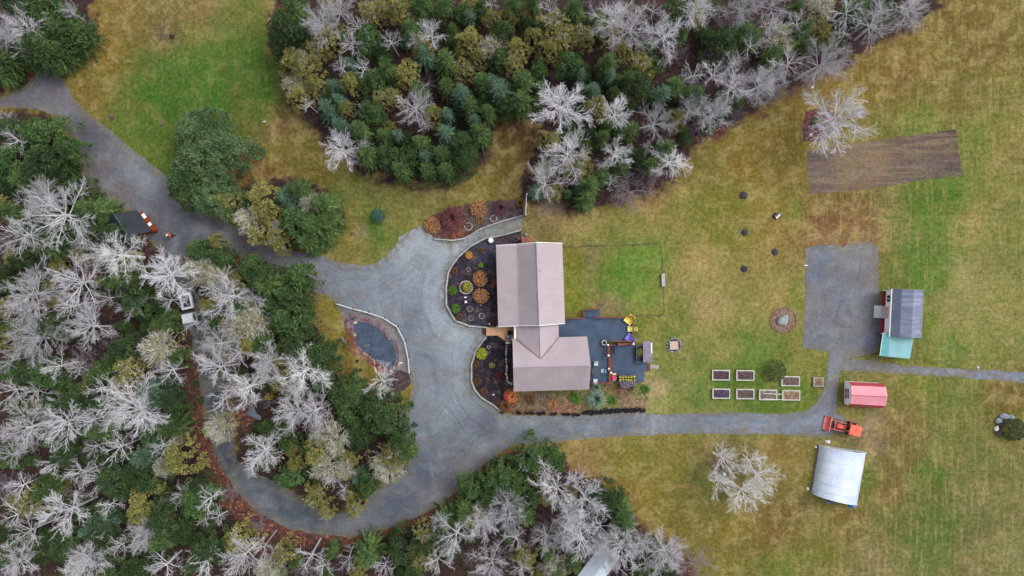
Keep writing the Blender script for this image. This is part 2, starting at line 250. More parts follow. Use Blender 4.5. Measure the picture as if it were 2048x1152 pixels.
def colored(name, kind):
    """material over the Col attribute; kind: 'grass', 'gravel', 'soil'"""
    m = bpy.data.materials.new(name); m.use_nodes = True; nt = m.node_tree; N = nt.nodes; L = nt.links; B = N['Principled BSDF']
    B.inputs['Roughness'].default_value = 0.95; B.inputs['Specular IOR Level'].default_value = 0.12
    at = N.new('ShaderNodeAttribute'); at.attribute_name = 'Col'; tc = N.new('ShaderNodeTexCoord'); P = tc.outputs['Object']
    def noise(sc, det=3, st=None, dist=0.0, rz=0.0):
        src = P
        if st:
            mp = N.new('ShaderNodeMapping'); mp.inputs['Scale'].default_value = st; mp.inputs['Rotation'].default_value = (0, 0, rz); L.new(P, mp.inputs[0]); src = mp.outputs[0]
        n = N.new('ShaderNodeTexNoise'); n.inputs['Scale'].default_value = sc; n.inputs['Detail'].default_value = det; n.inputs['Distortion'].default_value = dist; L.new(src, n.inputs['Vector']); return n.outputs[0]
    def rng(x, a, b, c, d):
        r = N.new('ShaderNodeMapRange'); r.inputs[1].default_value = a; r.inputs[2].default_value = b; r.inputs[3].default_value = c; r.inputs[4].default_value = d; L.new(x, r.inputs[0]); return r.outputs[0]
    def mul(a, b):
        k = N.new('ShaderNodeMath'); k.operation = 'MULTIPLY'
        for i, v in enumerate((a, b)):
            if isinstance(v, (int, float)): k.inputs[i].default_value = v
            else: L.new(v, k.inputs[i])
        return k.outputs[0]
    def mix(f, a, b, mode='MIX'):
        x = N.new('ShaderNodeMix'); x.data_type = 'RGBA'; x.blend_type = mode; L.new(f, x.inputs[0]) if not isinstance(f, float) else setattr(x.inputs[0], 'default_value', f)
        for i, v in ((6, a), (7, b)):
            if isinstance(v, tuple): x.inputs[i].default_value = v
            else: L.new(v, x.inputs[i])
        return x.outputs[2]
    def attr(n):
        a = N.new('ShaderNodeAttribute'); a.attribute_name = n; return a.outputs['Fac']
    col = at.outputs['Color']
    if kind == 'grass':
        inv = rng(attr('floor'), 0, 1, 1, 0)
        straw = mul(rng(noise(0.55, 7, None, .3), .46, .62, 0, .6), mul(inv, rng(attr('dry'), 0, 1, .3, 1)))
        col = mix(straw, col, rgb(160, 142, 94))
        rust = mul(rng(noise(0.42, 6, (1, 1, 5)), .54, .72, 0, .26), inv); col = mix(rust, col, rgb(112, 78, 40))
        green = mul(rng(noise(0.75, 7, (1, 1, 3), .3), .48, .64, 0, .5), mul(inv, rng(attr('dry'), 0, .9, 1, .25))); col = mix(green, col, rgb(72, 104, 38))
        g2 = mul(mul(rng(noise(1.0, 4, (2.2, .22, 1)), .5, .68, 0, .5), inv), attr('field')); col = mix(g2, col, rgb(154, 142, 88))
        g3 = mul(mul(rng(noise(1.0, 4, (.25, 2.6, 1)), .52, .7, 0, .4), inv), attr('field')); col = mix(g3, col, rgb(88, 106, 46))
        st = mul(rng(noise(1.0, 3, (2.6, .16, 1), 0, .72), .54, .72, 0, .3), inv); col = mix(st, col, rgb(140, 126, 66))
        # fallen leaves: cells of rust, tan and dark brown
        vo = N.new('ShaderNodeTexVoronoi'); vo.inputs['Scale'].default_value = 4.2; L.new(P, vo.inputs['Vector'])
        cr = N.new('ShaderNodeValToRGB'); cr.color_ramp.interpolation = 'CONSTANT'
        el = cr.color_ramp.elements; el[0].color = rgb(70, 44, 42); el[1].position = .35; el[1].color = rgb(114, 68, 56)
        e = el.new(.62); e.color = rgb(140, 88, 68); e = el.new(.8); e.color = rgb(96, 62, 58); e = el.new(.92); e.color = rgb(176, 130, 96)
        sp = N.new('ShaderNodeSeparateColor'); L.new(vo.outputs['Color'], sp.inputs[0]); L.new(sp.outputs[0], cr.inputs[0])
        col = mix(mul(attr('litter'), .5), col, cr.outputs[0])
        fl = mul(rng(attr('floor'), .3, 1, 0, .22), rng(noise(3.0, 3), .4, .6, .2, 1)); col = mix(fl, col, cr.outputs[0])
        v = mul(rng(noise(7, 3), .3, .7, .66, 1.3), rng(noise(2.2, 5), .35, .65, .76, 1.22)); v = mul(v, rng(noise(22, 1), .3, .7, .9, 1.1)); v = mul(v, rng(noise(.22, 3), .35, .65, .9, 1.08))
        hgt = noise(9, 3)
    elif kind == 'gravel':
        ed = attr('edge')
        wv = N.new('ShaderNodeTexNoise'); wv.noise_dimensions = '2D'; wv.inputs['Scale'].default_value = 1.0; wv.inputs['Detail'].default_value = 3
        cb = N.new('ShaderNodeCombineXYZ'); ea = N.new('ShaderNodeMath'); ea.operation = 'ADD'; L.new(mul(ed, 2.3), ea.inputs[0]); L.new(mul(noise(.16, 3), 9.0), ea.inputs[1]); L.new(ea.outputs[0], cb.inputs[0]); sx = N.new('ShaderNodeSeparateXYZ'); L.new(P, sx.inputs[0]); L.new(mul(sx.outputs[0], .06), cb.inputs[1]); L.new(cb.outputs[0], wv.inputs['Vector'])
        col = mix(rng(wv.outputs[0], .48, .66, 0, .3), col, rgb(80, 84, 94))
        col = mix(rng(noise(.35, 6, None, .5), .48, .7, 0, .28), col, rgb(168, 174, 180))
        col = mix(rng(noise(.6, 7, (1, 1, 4), .4), .5, .68, 0, .42), col, rgb(122, 110, 102))
        fr = mul(rng(ed, 0, 1.3, .95, 0), rng(noise(1.5, 5), .42, .6, 0, 1)); col = mix(fr, col, rgb(120, 112, 92))
        tuft = mul(rng(noise(1.1, 6), .6, .68, 0, .5), rng(ed, 0, 2.2, 1, 0)); col = mix(tuft, col, rgb(100, 104, 60))
        v = mul(rng(noise(16, 2), .3, .7, .72, 1.28), rng(noise(4, 3), .3, .7, .86, 1.14)); v = mul(v, rng(noise(1.2, 4), .3, .7, .9, 1.1))
        hgt = noise(20, 2)
    else:
        vo = N.new('ShaderNodeTexVoronoi'); vo.inputs['Scale'].default_value = 7.5; L.new(P, vo.inputs['Vector']); sp = N.new('ShaderNodeSeparateColor'); L.new(vo.outputs['Color'], sp.inputs[0])
        v = mul(rng(sp.outputs[0], 0, 1, .55, 1.45), rng(noise(2.0, 4), .3, .7, .6, 1.4)) if kind != 'plot' else mul(rng(sp.outputs[0], 0, 1, .82, 1.18), rng(noise(2.0, 4), .3, .7, .85, 1.15))
        col = mix(rng(noise(.9, 4), .5, .7, 0, .45), col, mix(rng(sp.outputs[1], 0, 1, 0, 1), rgb(120, 112, 116), rgb(120, 86, 76)))
        if kind == 'plot':
            col = mix(rng(noise(1.0, 5, (.16, 1.5, 1), .6, .14), .46, .68, 0, .6), col, rgb(146, 128, 102))
            col = mix(rng(noise(.6, 5, (1, 1, 3)), .52, .68, 0, .55), col, rgb(104, 112, 74))
        hgt = vo.outputs['Distance']
    hv = N.new('ShaderNodeHueSaturation'); L.new(col, hv.inputs['Color']); L.new(v, hv.inputs['Value']); L.new(hv.outputs[0], B.inputs['Base Color'])
    if kind == 'grass': hv.inputs['Saturation'].default_value = 1.0
    bp = N.new('ShaderNodeBump'); bp.inputs['Strength'].default_value = 0.5; bp.inputs['Distance'].default_value = 0.05; L.new(hgt, bp.inputs['Height']); L.new(bp.outputs[0], B.inputs['Normal'])
    return m
M_GRASS = colored('lawn_and_forest_floor', 'grass'); M_GRAVEL = colored('gravel', 'gravel'); M_SOIL = colored('soil', 'soil'); M_PLOT = colored('tilled_soil', 'plot')
gm.materials.append(M_GRASS)
go = bpy.data.objects.new('ground', gm); COL.objects.link(go); tag(go, kind='structure')

def sheet(name, poly, z, samples, m, holes=(), step=0.5, jag=0.1, p=3.2):
    """flat patch of ground cover inside a traced outline, with a ragged edge and its own colours"""
    r = random.Random(hash(name) % 1000 if False else len(poly) * 7 + len(name))
    rings = []
    for ring in [poly] + list(holes):
        pts = [U(x, y) for x, y in ring]; o = []
        for i in range(len(pts)):
            a, b = pts[i], pts[(i + 1) % len(pts)]; L_ = (b - a).length; k = max(1, int(L_ / (step * 0.7)))
            nrm = Vector((-(b - a).y, (b - a).x, 0)).normalized() if L_ > 1e-6 else Vector((0, 0, 0))
            for j in range(k): o.append(a.lerp(b, j / k) + nrm * r.uniform(-jag, jag))
        rings.append([(p_.x, p_.y) for p_ in o])
    V = []; E = []
    for o in rings:
        n0 = len(V); V += [Vector(q_) for q_ in o]; E += [(n0 + i, n0 + (i + 1) % len(o)) for i in range(len(o))]
    A = np.array(rings[0]); xs = np.arange(A[:, 0].min(), A[:, 0].max(), step); ys = np.arange(A[:, 1].min(), A[:, 1].max(), step)
    GX_, GY_ = np.meshgrid(xs, ys); ok = inpoly(GX_, GY_, rings[0]) & (polydist(GX_, GY_, rings[0]) > step * 0.45)
    for h in rings[1:]: ok &= ~inpoly(GX_, GY_, h) & (polydist(GX_, GY_, h) > step * 0.45)
    V += [Vector((x + r.uniform(-.1, .1) * step, y + r.uniform(-.1, .1) * step)) for x, y in zip(GX_[ok], GY_[ok])]
    vo, eo, fo, *_ = delaunay_2d_cdt(V, E, [], 0, 1e-5)
    vo = np.array([(a.x, a.y) for a in vo]); F = np.array([f for f in fo if len(f) == 3]); ce = vo[F].mean(1)
    keep = inpoly(ce[:, 0], ce[:, 1], rings[0])
    for h in rings[1:]: keep &= ~inpoly(ce[:, 0], ce[:, 1], h)
    F = F[keep]; c0 = vo[F]; ar = (c0[:, 1, 0] - c0[:, 0, 0]) * (c0[:, 2, 1] - c0[:, 0, 1]) - (c0[:, 1, 1] - c0[:, 0, 1]) * (c0[:, 2, 0] - c0[:, 0, 0])
    F[ar < 0] = F[ar < 0][:, ::-1]
    me = bpy.data.meshes.new(name); me.from_pydata([(x, y, z) for x, y in vo], [], F.tolist())
    px = vo[:, 0] * PPM + 1024; py = 576 - vo[:, 1] * PPM
    c = idw(px, py, samples, p); ed = polydist(vo[:, 0], vo[:, 1], rings[0])
    for h in rings[1:]: ed = np.minimum(ed, polydist(vo[:, 0], vo[:, 1], h))
    attrs(me, c, edge=ed); me.materials.append(m)
    o = bpy.data.objects.new(name, me); COL.objects.link(o); return tag(o, kind='structure')
RS = [(20,205,102,102,110),(90,150,103,107,117),(130,210,117,116,123),(180,260,91,93,103),(200,330,107,102,105),(260,330,119,124,132),(240,400,112,103,102),(300,380,109,114,123),(300,450,98,98,107),(350,420,107,112,121),(350,490,84,91,103),(420,470,107,110,117),(430,440,91,95,105),(500,500,95,95,103),(560,520,124,128,138),(620,530,128,134,144),(620,560,116,112,120),(680,560,126,134,144),(700,600,116,124,134),(760,560,122,132,142),(760,600,132,142,152),(860,480,152,162,170),(930,500,154,164,172),(820,500,150,158,166),(1000,455,140,146,144),(850,560,144,154,164),(870,640,148,158,168),(820,640,106,116,126),(850,700,112,120,130),(840,760,122,130,138),(900,700,144,152,162),(920,660,154,164,172),(900,800,138,148,158),(880,860,117,127,134),(940,800,124,132,142),(980,850,95,102,114),(930,880,95,102,114),(860,940,85,93,106),(960,900,121,125,133),(930,940,119,117,123),(800,1000,89,96,110),(860,1000,115,115,121),(700,1050,114,119,127),(640,1040,81,89,100),(560,1000,76,83,95),(520,1000,98,104,115),(480,930,70,77,88),(440,860,72,79,91),(430,780,65,73,84),(420,720,73,79,91),(400,650,73,77,88),(365,560,84,88,98),(1060,860,108,118,130),(1060,836,136,146,152),(1150,860,102,114,128),(1150,835,126,136,144),(1250,850,96,108,122),(1280,868,136,142,152),(1300,830,132,142,152),(1400,848,114,124,138),(1500,848,118,128,142),(1500,865,134,142,156),(1600,850,112,122,136),(1640,830,124,134,148),(1660,760,124,130,146),(1655,800,116,126,142),(1665,720,122,130,142),(1680,560,112,114,122),(1680,510,122,118,120),(1640,600,118,114,114),(1720,560,116,112,112),(1690,660,118,116,116),(1650,510,108,116,132),(1720,500,128,128,126),(1630,560,104,114,130),(1650,640,108,112,122),(1690,600,118,124,136),(1740,600,104,106,112),(1720,660,112,112,112),(1630,680,112,114,126),(1740,680,118,126,146),(1760,650,84,84,86),(1690,700,120,120,124),(1760,735,126,124,126),(1850,742,128,132,144),(1950,750,126,132,150),(2040,755,120,132,152),(1690,850,122,118,118)]
road = sheet('gravel_driveway', ROAD, 0.008, RS, M_GRAVEL, holes=[ISLAND], step=0.6, jag=0.1)
PONDG = [(674,609),(706,618),(737,626),(769,637),(795,654),(810,682),(817,714),(820,747),(795,748),(760,728),(755,735),(718,712),(700,690),(690,650),(679,618)]
sheet('pond_gravel_bank', PONDG, 0.012, [(700,630,128,130,138),(780,670,132,130,136),(805,720,128,124,130),(740,640,126,128,136),(700,700,122,92,74)], M_GRAVEL, step=0.4)
sheet('pond_rocky_bank', [(687,650),(700,665),(708,690),(720,706),(745,722),(770,732),(800,742),(785,752),(762,745),(738,728),(712,712),(700,702),(694,680)], 0.017, [(700,670,134,90,58),(712,700,146,112,84),(750,735,124,76,66),(790,748,122,92,84)], M_SOIL, step=0.3, jag=0.12)
sheet('pond_liner', [(687,640),(692,627),(700,627),(730,634),(755,645),(771,657),(776,672),(780,676),(793,681),(797,695),(798,715),(797,730),(785,742),(765,732),(745,722),(720,703),(708,690),(700,668),(692,655)], 0.022, [(700,640,122,104,116),(770,665,118,96,108),(795,700,112,96,106),(720,640,128,104,112)], M_SOIL, step=0.35, jag=0.05)
GS = [(905,545,54,50,60),(940,600,48,44,56),(980,600,44,42,52),(985,560,50,50,62),(980,500,70,70,84),(950,560,52,42,50),(985,640,78,80,92),(960,640,60,62,74),(1010,475,72,62,68),(985,620,52,46,54)]
sheet('mulch_bed', [(1043,461),(1000,473),(970,478),(942,494),(919,515),(905,534),(899,547),(895,573),(895,609),(907,631),(914,640),(941,650),(975,653),(1000,655),(1000,490),(1043,488)], 0.014, GS, M_SOIL, step=0.5, jag=0.02)
sheet('mulch_bed', [(975,672),(995,672),(1008,684),(1034,690),(1034,770),(1034,776),(1030,790),(1010,826),(1001,822),(990,811),(965,794),(952,779),(946,762),(946,731),(955,701)], 0.015, [(970,690,40,40,50),(990,740,46,44,54),(965,760,50,42,50),(985,790,54,46,54),(1000,810,70,54,50)], M_SOIL, step=0.5, jag=0.02)
sheet('mulch_bed', [(848,440),(862,432),(880,425),(905,415),(940,408),(975,404),(1010,402),(1045,398),(1048,432),(1000,445),(964,456),(931,475),(905,479),(869,476),(858,462)], 0.014, [(870,470,92,66,60),(900,440,96,64,66),(940,470,92,58,56),(960,440,92,88,82),(1000,430,96,92,90),(1010,410,82,62,68),(920,470,110,70,56)], M_SOIL, step=0.4, jag=0.15)
sheet('mulch_bed', [(1010,775),(1040,784),(1180,780),(1220,768),(1290,768),(1295,800),(1289,824),(1224,825),(1164,829),(1100,830),(1024,830),(1001,822)], 0.010, [(1020,815,112,84,58),(1060,800,116,104,72),(1090,800,108,92,88),(1110,795,104,112,66),(1140,810,136,100,82),(1110,815,136,94,80),(1160,800,120,112,72),(1220,805,112,120,64),(1250,800,132,108,88),(1280,780,112,124,68),(1280,815,142,120,96),(1240,780,104,72,52)], M_SOIL, step=0.4, jag=0.2)
sheet('garden_plot_soil', [(1614,300),(1913,258),(1917,300),(1926,352),(1850,358),(1780,372),(1700,382),(1621,387),(1614,345)], 0.010, [(1640,310,100,86,82),(1700,340,124,108,85),(1760,320,130,111,88),(1800,290,100,82,75),(1900,270,81,68,67),(1890,300,107,89,77),(1850,330,98,86,83),(1900,340,91,77,80),(1640,370,107,92,85),(1720,370,115,94,80),(1800,350,98,84,77),(1620,340,104,92,95)], M_PLOT, step=0.4, jag=0.08)
sheet('mulch_bed', [(780,742),(800,740),(818,748),(822,765),(812,780),(795,786),(775,782),(762,772),(770,755)], 0.019, [(795,760,78,66,68)], M_SOIL, step=0.3, jag=0.06)
sheet('mulch_bed', [(1604,250),(1612,224),(1640,216),(1668,228),(1672,258),(1655,276),(1625,285),(1606,280)], 0.010, [(1620,240,108,70,72),(1650,270,104,70,72)], M_SOIL, step=0.3, jag=0.1)
# pond water and the puddle in the wood
def water(name, poly, z, c1, c2, rough):
    m = mat(name, c1, c2, s=1.1, rough=rough, fine=.3, fs=5, bump=.35, spec=.5)
    mb = MB(); mb._add([(U(x, y).x, U(x, y).y, z) for x, y in poly[::-1]], [tuple(range(len(poly)))]); return tag(mb.build(name, m), kind='structure')
def rounded(poly, k=2):
    for _ in range(k):
        q = []
        for i in range(len(poly)):
            a, b = poly[i], poly[(i + 1) % len(poly)]; q += [(a[0] * .75 + b[0] * .25, a[1] * .75 + b[1] * .25), (a[0] * .25 + b[0] * .75, a[1] * .25 + b[1] * .75)]
        poly = q
    return poly
water('pond_water', rounded([(713,644),(735,645),(756,655),(766,668),(774,678),(785,682),(791,700),(793,720),(786,735),(772,730),(752,719),(728,703),(714,688),(711,665),(705,652)]), 0.03, (74,88,112), (54,66,84), .25)
water('puddle_water', rounded([(496,806),(508,812),(512,826),(524,834),(520,842),(506,834),(492,830),(498,818)], 1), 0.012, (110,118,136), (90,98,112), .1)
# ================================================================ materials
WHITE = mat('white_paint', (252,253,255), (236,238,242), s=2, fine=.06, rough=.6)
ROOF = mat('mauve_metal_roof', (194,182,182), (178,166,167), s=.5, fine=.07, fs=6, rough=.5, spec=.4)
RIB = mat('roof_rib', (206,192,202), (194,180,190), s=.6, fine=.05, rough=.45)
CHAN = mat('roof_channel_strip', (140,122,128), (160,142,148), s=.5, fine=.1, rough=.8)  # darker strip along one side of each roof rib
CAP = mat('ridge_cap', (176,170,186), (168,158,174), s=.8, fine=.06, rough=.5)
SIDING = mat('brown_siding', (128,96,84), (112,84,74), s=2, fine=.08)
GLASS = mat('window_glass', (30,36,48), (44,52,66), s=2, fine=.1, rough=.08, spec=.6)
DECK = mat('blue_grey_deck_paint', (80,98,124), (66,82,106), s=.9, fine=.12, fs=9, rough=.75)
DECKD = mat('deck_gap', (48,56,68), (40,46,56), s=2, fine=.1)
CEDAR = mat('red_brown_timber', (134,78,64), (112,62,52), s=2, fine=.15, stretch=(1,1,1))
TAN = mat('tan_decking', (232,186,142), (214,168,126), s=1.5, fine=.08)
BLACK = mat('black_plastic', (34,34,42), (26,26,32), s=3, fine=.15, rough=.6)
STONE = mat('pale_stone', (176,168,160), (140,132,128), s=4, fine=.2, fs=12, bump=.3, island=.2)
GSTONE = mat('grey_stone', (150,154,162), (120,124,132), s=3, fine=.15, fs=10, bump=.3)
BSTONE = mat('brown_stone', (120,96,92), (92,76,76), s=3, fine=.2, fs=10, bump=.3)
TIMBER = mat('weathered_edging', (184,184,186), (142,144,148), s=2, fine=.12)
GREYW = mat('grey_weathered_wood', (150,146,150), (112,106,112), s=2, fine=.25, fs=14)
RUST = mat('rubber_black', (44,42,50), (62,60,72), s=4, fine=.3, fs=12, island=.3)

def edge_run(name, pts, w, h, z, m, label, cat, group=None, post=None, postm=None, closed=False, parent=None):
    """timbers laid end to end along traced points"""
    P = [U(x, y) for x, y in pts]
    if closed: P.append(P[0])
    t = thing(name, label, cat, (P[0].x, P[0].y, 0), 0, group)
    mb = MB()
    for a, b in zip(P[:-1], P[1:]):
        d = b - a; L_ = d.length; c = (a + b) / 2; mb.box(c.x, c.y, z + h / 2, L_ - .012, w, h, math.atan2(d.y, d.x))
    mb.build('rail', m, t)
    if post:
        for p in P: MB().box(p.x + post[2], p.y + post[3], (z + post[1]) / 2, post[0], post[0], z + post[1], .3).build('post', postm, t)
    return t

# ================================================================ the house
def roofplane(parent, name, corners, ribdir, spacing=.21, t=.12):
    """a metal roof plane: corners (a, b, c, d) with a-b the upper edge and d-c the eave; ribs run from upper edge to eave"""
    a, b, c, d = [Vector(p) for p in corners]
    p = MB().slab([a, b, c, d], t).build(name, ROOF, parent)
    n = (b - a).cross(c - b).normalized(); n = n if n.z > 0 else -n
    k = int(max((b - a).length, (c - d).length) / spacing); mb = MB(); mc = MB()
    for i in range(1, k):
        u = a.lerp(b, i / k); v = d.lerp(c, i / k)
        if (u - v).length < .15: continue
        w = (b - a).normalized() * .022 if (b - a).length > .1 else (c - d).normalized() * .022; h = n * .03
        mb._add([u - w + n * .002, u + w + n * .002, v + w + n * .002, v - w + n * .002, u - w + h, u + w + h, v + w + h, v - w + h], [(4, 5, 6, 7), (0, 4, 7, 3), (1, 2, 6, 5), (3, 7, 6, 2)])
        w2 = w * 2.6; e = n * .003
        mc._add([u + w + e, u + w2 + e, v + w2 + e, v + w + e], [(0, 1, 2, 3)])
    mb.build('rib', RIB, p); mc.build('channel', CHAN, p)
    return p
def wall_window(parent, p, q, z0, z1, t0, t1, out, frame=WHITE, panes=2, name='window'):
    """window in the wall from p to q (ground points); out = outward unit normal"""
    p, q = Vector(p), Vector(q); a = p.lerp(q, t0); b = p.lerp(q, t1); c = (a + b) / 2; ang = math.atan2((q - p).y, (q - p).x); L_ = (b - a).length; o = Vector(out)
    w = MB().box(c.x + o.x * .03, c.y + o.y * .03, (z0 + z1) / 2, L_, .06, z1 - z0, ang).build(name, frame, parent)
    g = MB(); k = panes; d = (q - p).normalized()
    for i in range(k):
        cc = a + d * (L_ * (i + .5) / k); g.box(cc.x + o.x * .063, cc.y + o.y * .063, (z0 + z1) / 2, L_ / k - .12, .02, z1 - z0 - .16, ang)
    g.build('pane', GLASS, w); return w
hb = U(1085, 640); house = thing('house', 'large brown house with mauve ribbed metal roofs in three joined sections', 'house', (hb.x, hb.y, 0))
ZE, ZB, ZR = 2.7, 3.45, 5.3
A_nw, A_ne, A_se, A_sw = U(992,492,ZE), U(1124.5,487.5,ZE), U(1130,645.5,ZE), U(996.5,652,ZE)
A_bn, A_bs = U(1033,489.5,ZB), U(1037,650.5,ZB); A_rn, A_rs = U(1073,486,ZR), U(1078.5,650,ZR)
roofplane(house, 'roof_panel', (A_bn, A_bs, A_sw, A_nw), 0)
roofplane(house, 'roof_panel', (A_rn + Vector((0,0,.004)), A_rs + Vector((0,0,.004)), A_bs, A_bn), 0)
roofplane(house, 'roof_panel', (A_rs, A_rn, A_ne, A_se), 0)
MB().tube([A_rn + Vector((0,.03,.05)), A_rs + Vector((0,-.03,.05))], .09, 6).build('ridge_cap', CAP, house)
MB().tube([A_bn + Vector((0,.02,.0)), A_bs + Vector((0,-.02,.0))], .05, 6).build('pitch_flashing', CAP, house)
MB().box(*(U(1079, 541.5, 4.95)), .16, .16, .35).build('vent_pipe', BSTONE, house)
# walls (set in under the eaves)
def wallring(pts, z0, z1, name, m, th=.2):
    mb = MB(); n = len(pts)
    for i in range(n):
        a, b = Vector(pts[i]), Vector(pts[(i + 1) % n]); d = b - a; c = (a + b) / 2
        mb.box(c.x, c.y, (z0 + z1) / 2, d.length - th - .004 if i % 2 else d.length + th, th, z1 - z0, math.atan2(d.y, d.x))
    return mb.build(name, m, house)
def inset(p, dx, dy): return (p.x + dx, p.y + dy)
wa = [inset(A_nw, .4, -.45), inset(A_ne, -.4, -.45), inset(A_se, -.4, .45), inset(A_sw, .4, .45)]
wallring(wa, 0, 2.5, 'wall', SIDING)
for (r_, b_, e0, e1, yy) in ((A_rn, A_bn, A_nw, A_ne, -.45), (A_rs, A_bs, A_sw, A_se, .45)):
    g = MB(); pr = [(e0.x + .4, 2.5), (b_.x, ZB - .16), (r_.x, ZR - .18), (e1.x - .4, 2.5)]
    ys = [e0.y + yy, b_.y + yy, r_.y + yy, e1.y + yy]
    vs = [(x, y - .08, z) for (x, z), y in zip(pr, ys)] + [(x, y + .08, z) for (x, z), y in zip(pr, ys)]
    g._add(vs, [(0, 1, 2, 3), (7, 6, 5, 4), (0, 4, 5, 1), (1, 5, 6, 2), (2, 6, 7, 3), (3, 7, 4, 0)]); g.build('gable', SIDING, house)
# white fascia boards on the gable verges
for a, b, s in ((A_sw, A_bs, -1), (A_bs, A_rs, -1), (A_rs, A_se, -1), (A_nw, A_bn, 1), (A_bn, A_rn, 1), (A_rn, A_ne, 1)):
    o = Vector((0, s * .03, -.02)); MB().slab([a + o, b + o, b + o + Vector((0, s * .09, 0)), a + o + Vector((0, s * .09, 0))], .16).build('fascia', WHITE, house)
# south wing, ridge running east-west
BE, BR = 2.7, 4.9
B_nw, B_ne, B_se, B_sw = U(1025,677,BE), U(1174,673,BE), U(1178,779,BE), U(1027.5,783,BE)
B_rw, B_re = U(1026.5,735,BR), U(1181.5,731,BR)
roofplane(house, 'roof_panel', (B_rw, B_re, B_ne, B_nw), 0)
roofplane(house, 'roof_panel', (B_re, B_rw, B_sw, B_se), 0)
MB().tube([B_rw + Vector((-.03,0,.04)), B_re + Vector((.03,0,.04))], .07, 6).build('ridge_cap', CAP, house)
wb = [inset(B_nw, .4, -.4), inset(B_ne, -.5, -.4), inset(B_se, -.5, .4), inset(B_sw, .4, .4)]
wallring(wb, 0, 2.5, 'wall', SIDING)
for (r_, e0, e1, xx) in ((B_rw, B_nw, B_sw, .4), (B_re, B_ne, B_se, -.5)):
    g = MB(); vs = [(e0.x + xx + s, e0.y - .4, 2.5) for s in (-.08, .08)] + [(r_.x + xx + s, r_.y, BR - .18) for s in (-.08, .08)] + [(e1.x + xx + s, e1.y + .4, 2.5) for s in (-.08, .08)]
    g._add(vs, [(0, 2, 4), (5, 3, 1), (0, 1, 3, 2), (2, 3, 5, 4), (4, 5, 1, 0)]); g.build('gable', SIDING, house)
# connecting gable between the two
CE, CR = 2.8, 4.25
C_r0, C_r1 = U(1079,651,CR), U(1081,718,CR)
C_w0, C_w1 = U(1032,650,CE), U(1033,677,CE); C_e0, C_e1 = U(1117,648,CE), U(1117,675,CE)
up = Vector((0, 0, .05))
roofplane(house, 'roof_panel', (C_r0 + up, C_r1 + up, C_w1 + up, C_w0 + up), 0)
roofplane(house, 'roof_panel', (C_r1 + up, C_r0 + up, C_e0 + up, C_e1 + up), 0)
MB().tube([C_r0 + Vector((0,0,.09)), C_r1 + Vector((0,0,.09))], .06, 6).build('ridge_cap', CAP, house)
for q, m_ in ((C_w1, mat('valley_flashing', (160,128,136), (148,120,128), s=1, fine=.1)), (C_e1, mat('valley_flashing_grey', (138,130,138), (126,118,128), s=1, fine=.1))):
    MB().tube([q + Vector((0,0,.07)), C_r1 + Vector((0,-.02,.07))], .085, 6).build('valley', m_, house)
MB().box(C_w0.x - .12, (C_w0.y + C_w1.y) / 2, CE, .22, 1.7, .14, .02).build('gutter', WHITE, house)
wc0, wc1 = U(1036, 650, 0), U(1112, 650, 0)
for xx in (C_w0.x + .45, C_e0.x - .45): MB().box(xx, -6.0, 1.3, .18, 2.9, 2.6).build('wall', SIDING, house)
# windows and doors round the house
wall_window(house, wb[0], wb[3], .9, 2.0, .2, .4, (-1, 0, 0)); wall_window(house, wb[0], wb[3], .9, 2.0, .6, .8, (-1, 0, 0))
wall_window(house, wa[3], wa[0], .9, 2.1, .12, .28, (-1, 0, 0)); wall_window(house, wa[3], wa[0], .9, 2.1, .45, .6, (-1, 0, 0)); wall_window(house, wa[3], wa[0], .9, 2.1, .75, .88, (-1, 0, 0))
wall_window(house, wa[1], wa[2], .9, 2.1, .15, .3, (1, 0, 0)); wall_window(house, wa[1], wa[2], .9, 2.1, .5, .7, (1, 0, 0), panes=3)
wall_window(house, wb[1], wb[2], 1.0, 2.2, .1, .45, (1, 0, 0), panes=3)
dr = MB().box(C_w0.x + .33, -6.0, 1.25, .06, .95, 2.05).build('door', WHITE, house); MB().box(C_w0.x + .27, -6.3, 1.2, .06, .05, .12).build('handle', BLACK, dr)
# brick-red chimney at the north gable
ch = MB(); c0 = U(1052, 482, 2.0); ch.box(c0.x, c0.y, 1.2, 1.05, .9, 2.4)
chm = ch.build('chimney', mat('red_brick', (170,98,98), (150,84,84), s=3, fine=.12, fs=20), house); MB().box(c0.x, c0.y + .02, 2.43, .08, .86, .05).build('chimney_cap', BSTONE, chm)
vt = U(1052, 469); solo('garden_rock', MB().rock((vt.x, vt.y, .12), .3, .25, .22, 4), GSTONE, 'small grey stone lump by the red chimney at the house end', 'rock')

